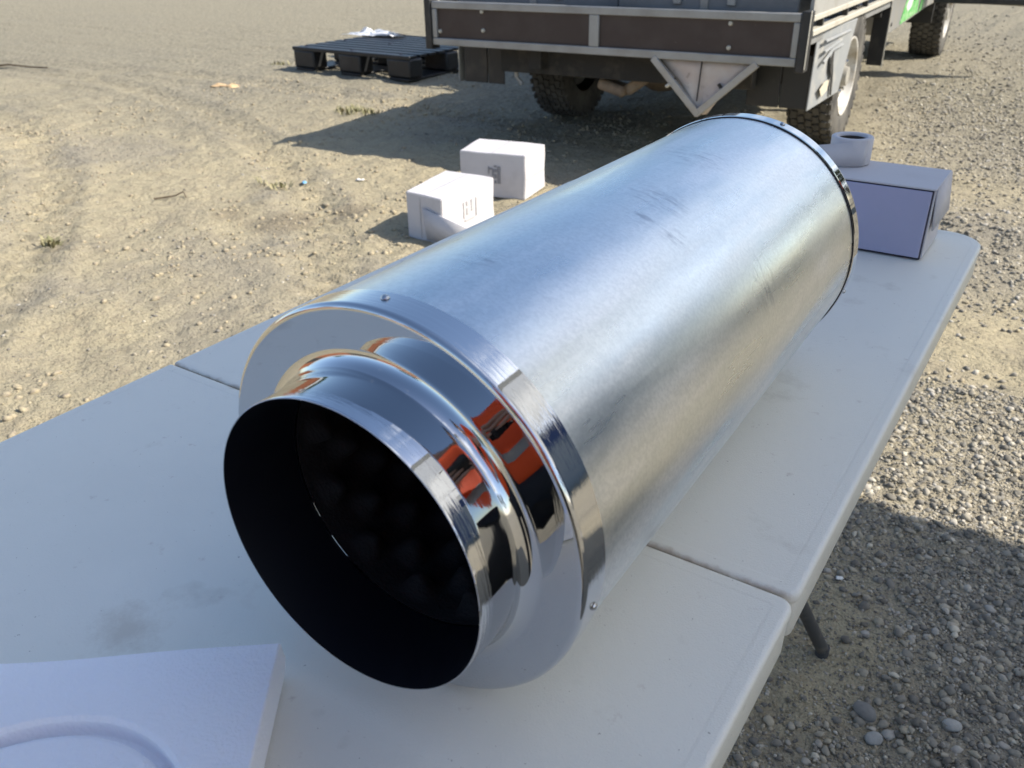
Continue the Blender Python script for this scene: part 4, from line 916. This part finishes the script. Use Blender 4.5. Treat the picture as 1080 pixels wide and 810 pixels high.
# ------------------------------------------------------------ yard edge: containers, shed, trees (seen in the chrome)
def warehouse():
    L_, D_, H = 14.0, 9.0, 6.6
    t = tag(empty('warehouse', (14.2, 9.8, 0), math.radians(140)), 'tall navy steel warehouse with grey roller doors on the far right of the yard', 'warehouse')
    # local: x along the facade, +y faces the yard
    mb = MB(); pts = []; n = int(L_ / .3)
    for k in range(n):
        x = -L_ / 2 + k * .3; pts += [(x, 0), (x + .10, 0), (x + .13, .04), (x + .27, .04)]
    pts.append((L_ / 2, 0)); k_ = len(pts)
    mb.add([(a, b, .6) for a, b in pts] + [(a, b, H) for a, b in pts], [(i, i + 1, k_ + i + 1, k_ + i) for i in range(k_ - 1)]); mb.build('wall', 'navy', t, smooth=0, solid=.01)
    MB().bb(-L_ / 2, L_ / 2, -.1, .045, 0, .595).build('plinth', 'greywall', t)
    MB().prism([(-D_, 0), (-.11, 0), (-.11, H - .05), (-D_ / 2, H + .6), (-D_, H - .05)], -L_ / 2 + .01, L_ / 2 - .01, 'x').build('building_body', 'navy', t, smooth=0)
    MB().bb(-L_ / 2 - .1, L_ / 2 + .1, -.1, .12, H + .001, H + .22).build('gutter', 'greywall', t, bevel=.01)
    for x in (-5.5, 1.0):
        d = MB().bb(x, x + 3.6, .046, .10, .02, 5.0).build('roller_door', 'greywall', t, bevel=.01)
        for z in range(16): MB().bb(x + .05, x + 3.55, .1005, .115, .25 + z * .29, .42 + z * .29).build('door_slat', 'greywall', d)
    d = MB().bb(5.3, 6.2, .046, .09, .02, 2.1).build('door', 'greywall', t, bevel=.01); MB().bb(6.05, 6.12, .09, .14, 1.0, 1.05).build('handle', 'alum', d)
    for x in (-6.7, 5.2): 
        f = MB().bb(x, x + 1.1, .046, .085, 3.0, 3.9).build('window', 'greywall', t); MB().bb(x + .08, x + 1.02, .0855, .09, 3.08, 3.82).build('pane', 'glass', f)
warehouse()
def long_shed():
    t = tag(empty('shed', (-16, -13, 0), math.radians(-52)), 'long low rust brown shed with a dark open bay behind the photographer to the left', 'shed')
    M['rustwall'] = mat('rust brown sheet wall', (0.26, 0.09, 0.04), .6, var=(3, (.20, .08, .045), .4, .7)); M['roofsheet'] = mat('pale roof sheet', (.5, .5, .48), .5)
    mb = MB(); pts = []; L_ = 22
    for k in range(int(L_ / .25)):
        x = -L_ / 2 + k * .25; pts += [(x, 0), (x + .09, 0), (x + .12, .035), (x + .22, .035)]
    pts.append((L_ / 2, 0)); k_ = len(pts)
    mb.add([(a, b, .0) for a, b in pts] + [(a, b, 3.0) for a, b in pts], [(i, i + 1, k_ + i + 1, k_ + i) for i in range(k_ - 1)]); mb.build('wall', 'rustwall', t, smooth=0, solid=.01)
    MB().prism([(-7, 0), (-.05, 0), (-.05, 2.98), (-3.5, 4.1), (-7, 2.98)], -L_ / 2 + .05, L_ / 2 - .05, 'x').build('building_body', 'rustwall', t, smooth=0)
    for a, b in (((.35, 3.0), (-3.5, 4.2)), ((-7.35, 3.0), (-3.5, 4.2))):
        MB().add([(-L_ / 2 - .3, a[0], a[1]), (L_ / 2 + .3, a[0], a[1]), (L_ / 2 + .3, b[0], b[1]), (-L_ / 2 - .3, b[0], b[1])], [(0, 1, 2, 3)]).build('roof', 'roofsheet', t, solid=.03)
    for x in (-6, 2.5): MB().bb(x, x + 3.4, .045, .08, .02, 2.6).build('dark_bay_panel', 'blacksteel', t, bevel=.01)  # black panels paint in the shade of open bays
long_shed()
def tree(x, y, h, seed, label):
    rr = random.Random(seed); t = tag(empty('tree', (x, y, 0)), label, 'tree', 'trees along the edge of the yard')
    m = MB().tube([(0, 0, 0), (.1, .05, h * .3), (.0, .12, h * .6), (.05, .1, h * .85)], [.22, .16, .1, .04], 10)
    tips = []
    for k in range(9):
        a = rr.uniform(0, 2 * PI); z = h * rr.uniform(.3, .75); L_ = h * rr.uniform(.18, .32)
        e = (L_ * math.cos(a), L_ * math.sin(a), z + L_ * .6); tips.append(e); m.tube([(0, 0, z), (e[0] * .5, e[1] * .5, z + L_ * .2), e], [.07, .05, .02], 6)
    m.build('trunk', 'trunk', t)
    cl = [(e[0], e[1], e[2], h * rr.uniform(.12, .2)) for e in tips] + [(rr.uniform(-.15, .15) * h, rr.uniform(-.15, .15) * h, h * rr.uniform(.6, .95), h * rr.uniform(.12, .2)) for _ in range(9)]
    n = 2600; ci = np.array(cl)[rng.integers(0, len(cl), n)]; d = rng.normal(size=(n, 3)); d /= np.linalg.norm(d, axis=1)[:, None]
    P = ci[:, :3] + d * (ci[:, 3] * rng.uniform(.35, 1.05, n))[:, None] * np.array([1, 1, .8]); s = rng.uniform(.09, .2, n)[:, None]
    u = rng.normal(size=(n, 3)); u /= np.linalg.norm(u, axis=1)[:, None]; v = np.cross(u, rng.normal(size=(n, 3))); v /= np.linalg.norm(v, axis=1)[:, None]
    V = np.stack([P - u * s, P + v * s * .5, P + u * s, P - v * s * .5], 1).reshape(-1, 3)
    o = arr_mesh('crown', V, np.arange(4 * n).reshape(-1, 4), M['leaf'], False); o.parent = t
for i, (x, y, h) in enumerate([(27, 20, 6.5), (15, 27, 8), (24, 3, 7), (8, 24, 6), (28, -2, 7.5), (4, 30, 8), (-12, -26, 7), (4, -24, 6.5), (16, -20, 8), (-24, -18, 7)]):
    tree(x, y, h, i, ['broad tree standing well beyond the navy warehouse', 'tall tree just behind the navy warehouse', 'tree right of the navy warehouse at the yard edge', 'lower tree left of the navy warehouse', 'tree at the far right rear of the yard', 'tall lone tree straight beyond the truck', 'left tree on the edge of the yard behind the photographer', 'lower tree directly behind the photographer', 'tall tree behind the photographer to the right', 'tree at the far left rear corner of the yard'][i])

# ------------------------------------------------------------ photographer (mirrored in the chrome)
Fh = Vector((F_.x, F_.y, 0)).normalized(); Rh = Vector((Fh.y, -Fh.x, 0))
base = Vector((CAMP.x, CAMP.y, 0)) - Fh * .30 + Rh * .02
pr = tag(empty('person', base, math.atan2(-Fh.x, Fh.y)), 'standing person in an orange hi-vis vest and black trousers holding up a phone', 'person')
# local frame: y forward, x right
hx = CAMP - base; ph = (Rh.dot(hx), Fh.dot(hx), CAMP.z)   # phone position local
def skin_obj(name, verts, edges, radii, m, sub=1, root=0):
    me = bpy.data.meshes.new(name); me.from_pydata(verts, edges, []); me.update(); o = bpy.data.objects.new(name, me); C.objects.link(o); o.parent = pr
    s = o.modifiers.new('skin', 'SKIN'); s.use_smooth_shade = True
    for i, r in enumerate(radii):
        sv = me.skin_vertices[0].data[i]; sv.radius = (r if isinstance(r, tuple) else (r, r)); sv.use_root = (i == root)
    q = o.modifiers.new('sub', 'SUBSURF'); q.levels = sub; q.render_levels = sub; me.materials.append(M[m]); return o
class G:
    def __init__(s): s.v = []; s.e = []; s.r = []
    def a(s, p, r, par=None):
        s.v.append(tuple(p)); s.r.append(r)
        if par is not None: s.e.append((par, len(s.v) - 1))
        return len(s.v) - 1
g = G()
pel = g.a((0, 0, .98), (.15, .10)); wa = g.a((0, 0, 1.12), (.14, .095), pel); ch = g.a((0, -.01, 1.30), (.16, .105), wa); nb = g.a((0, -.01, 1.44), (.10, .08), ch)
nk = g.a((0, .01, 1.50), .052, nb); hd0 = g.a((0, .05, 1.56), (.062, .075), nk); hd1 = g.a((0, .055, 1.63), (.075, .092), hd0); hd2 = g.a((0, .045, 1.70), (.070, .085), hd1); g.a((0, .04, 1.745), (.04, .05), hd2)
nose = g.a((0, .150, 1.60), .012, hd1)
for s in (-1, 1):
    g.a((s * .082, .045, 1.62), .012, hd1)
    sh = g.a((s * .19, -.01, 1.42), .055, nb); el = g.a((s * .27, .04, 1.15), .042, sh); wr = g.a((s * .115, ph[1] - .085, ph[2] - .045), .026, el)
    pm = g.a((s * .088, ph[1] - .040, ph[2] - .020), (.030, .018), wr)
    for k in range(4):
        dz = .034 - .022 * k; ln = (1, 1.1, 1.02, .82)[k]
        a1 = g.a((s * .078, ph[1] - .012, ph[2] + dz - .02), .0095, pm); a2 = g.a((s * (.060), ph[1] - .006 - .004 * (k % 2), ph[2] + dz * 1.05 - .02), .0088, a1); g.a((s * (.060 - .026 * ln), ph[1] - .008, ph[2] + dz * 1.1 - .018), .0078, a2)
    th0 = g.a((s * .082, ph[1] - .055, ph[2] + .012), .012, pm); th1 = g.a((s * .066, ph[1] - .047, ph[2] + .026), .0105, th0); g.a((s * .045, ph[1] - .034, ph[2] + .030), .009, th1)
    hp = g.a((s * .10, 0, .90), .085, pel); kn = g.a((s * .12, .02, .50), .058, hp); an = g.a((s * .13, -.02, .10), .040, kn); g.a((s * .14, .12, .045), .035, an)
skin_obj('body', g.v, g.e, g.r, 'skin', 2)
g = G()
pel = g.a((0, 0, .84), (.20, .15)); wa = g.a((0, 0, 1.06), (.195, .145), pel); ch = g.a((0, -.01, 1.30), (.205, .145), wa); nb = g.a((0, -.01, 1.43), (.11, .09), ch)
for s in (-1, 1):
    sh = g.a((s * .195, -.01, 1.415), .068, nb); m_ = g.a((s * .235, .015, 1.28), .062, sh); el = g.a((s * .272, .045, 1.15), .056, m_); g.a((s * .19, (ph[1] - .085) * .5 + .02, 1.15), .047, el)
skin_obj('hi_vis_vest', g.v, g.e, g.r, 'vest', 2)
g = G(); pel = g.a((0, 0, .93), (.165, .12))
for s in (-1, 1):
    hp = g.a((s * .10, 0, .86), .096, pel); kn = g.a((s * .12, .02, .50), .088, hp); g.a((s * .13, -.015, .12), .070, kn)
skin_obj('trousers', g.v, g.e, g.r, 'trouser', 2)
for s in (-1, 1):
    g = G(); a0 = g.a((s * .13, -.02, .14), .054); a1 = g.a((s * .13, -.03, .055), .050, a0); a2 = g.a((s * .138, .06, .05), .046, a1); g.a((s * .146, .15, .042), .038, a2); skin_obj('boot', g.v, g.e, g.r, 'boot', 2)
g = G(); a0 = g.a((0, .025, 1.70), (.083, .095)); g.a((0, -.02, 1.62), (.080, .06), a0); g.a((0, .05, 1.745), (.055, .07), a0); skin_obj('hair', g.v, g.e, g.r, 'hair', 2)
for s in (-1, 1): MB().lathe([(.0005, .010), (.007, .008), (.010, 0)], 10, (s * .032, .132, 1.632), 'y').build('eye', 'phone', pr)
MB().box((0, .138, 1.555), (.045, .008, .010)).build('mouth', 'redlens', pr, bevel=.003)
# the phone stands just behind the viewpoint
phn = MB().bb(-.078, .078, -.0045, .0045, -.037, .037).build('phone', 'phone', None, bevel=.003)
Rm = Matrix((R_, F_, U_)).transposed().to_4x4(); Rm.translation = CAMP - F_ * .0095 + R_ * .055 - U_ * .02; phn.matrix_world = Rm
tag(phn, 'black phone held level in both hands by the person', 'phone')
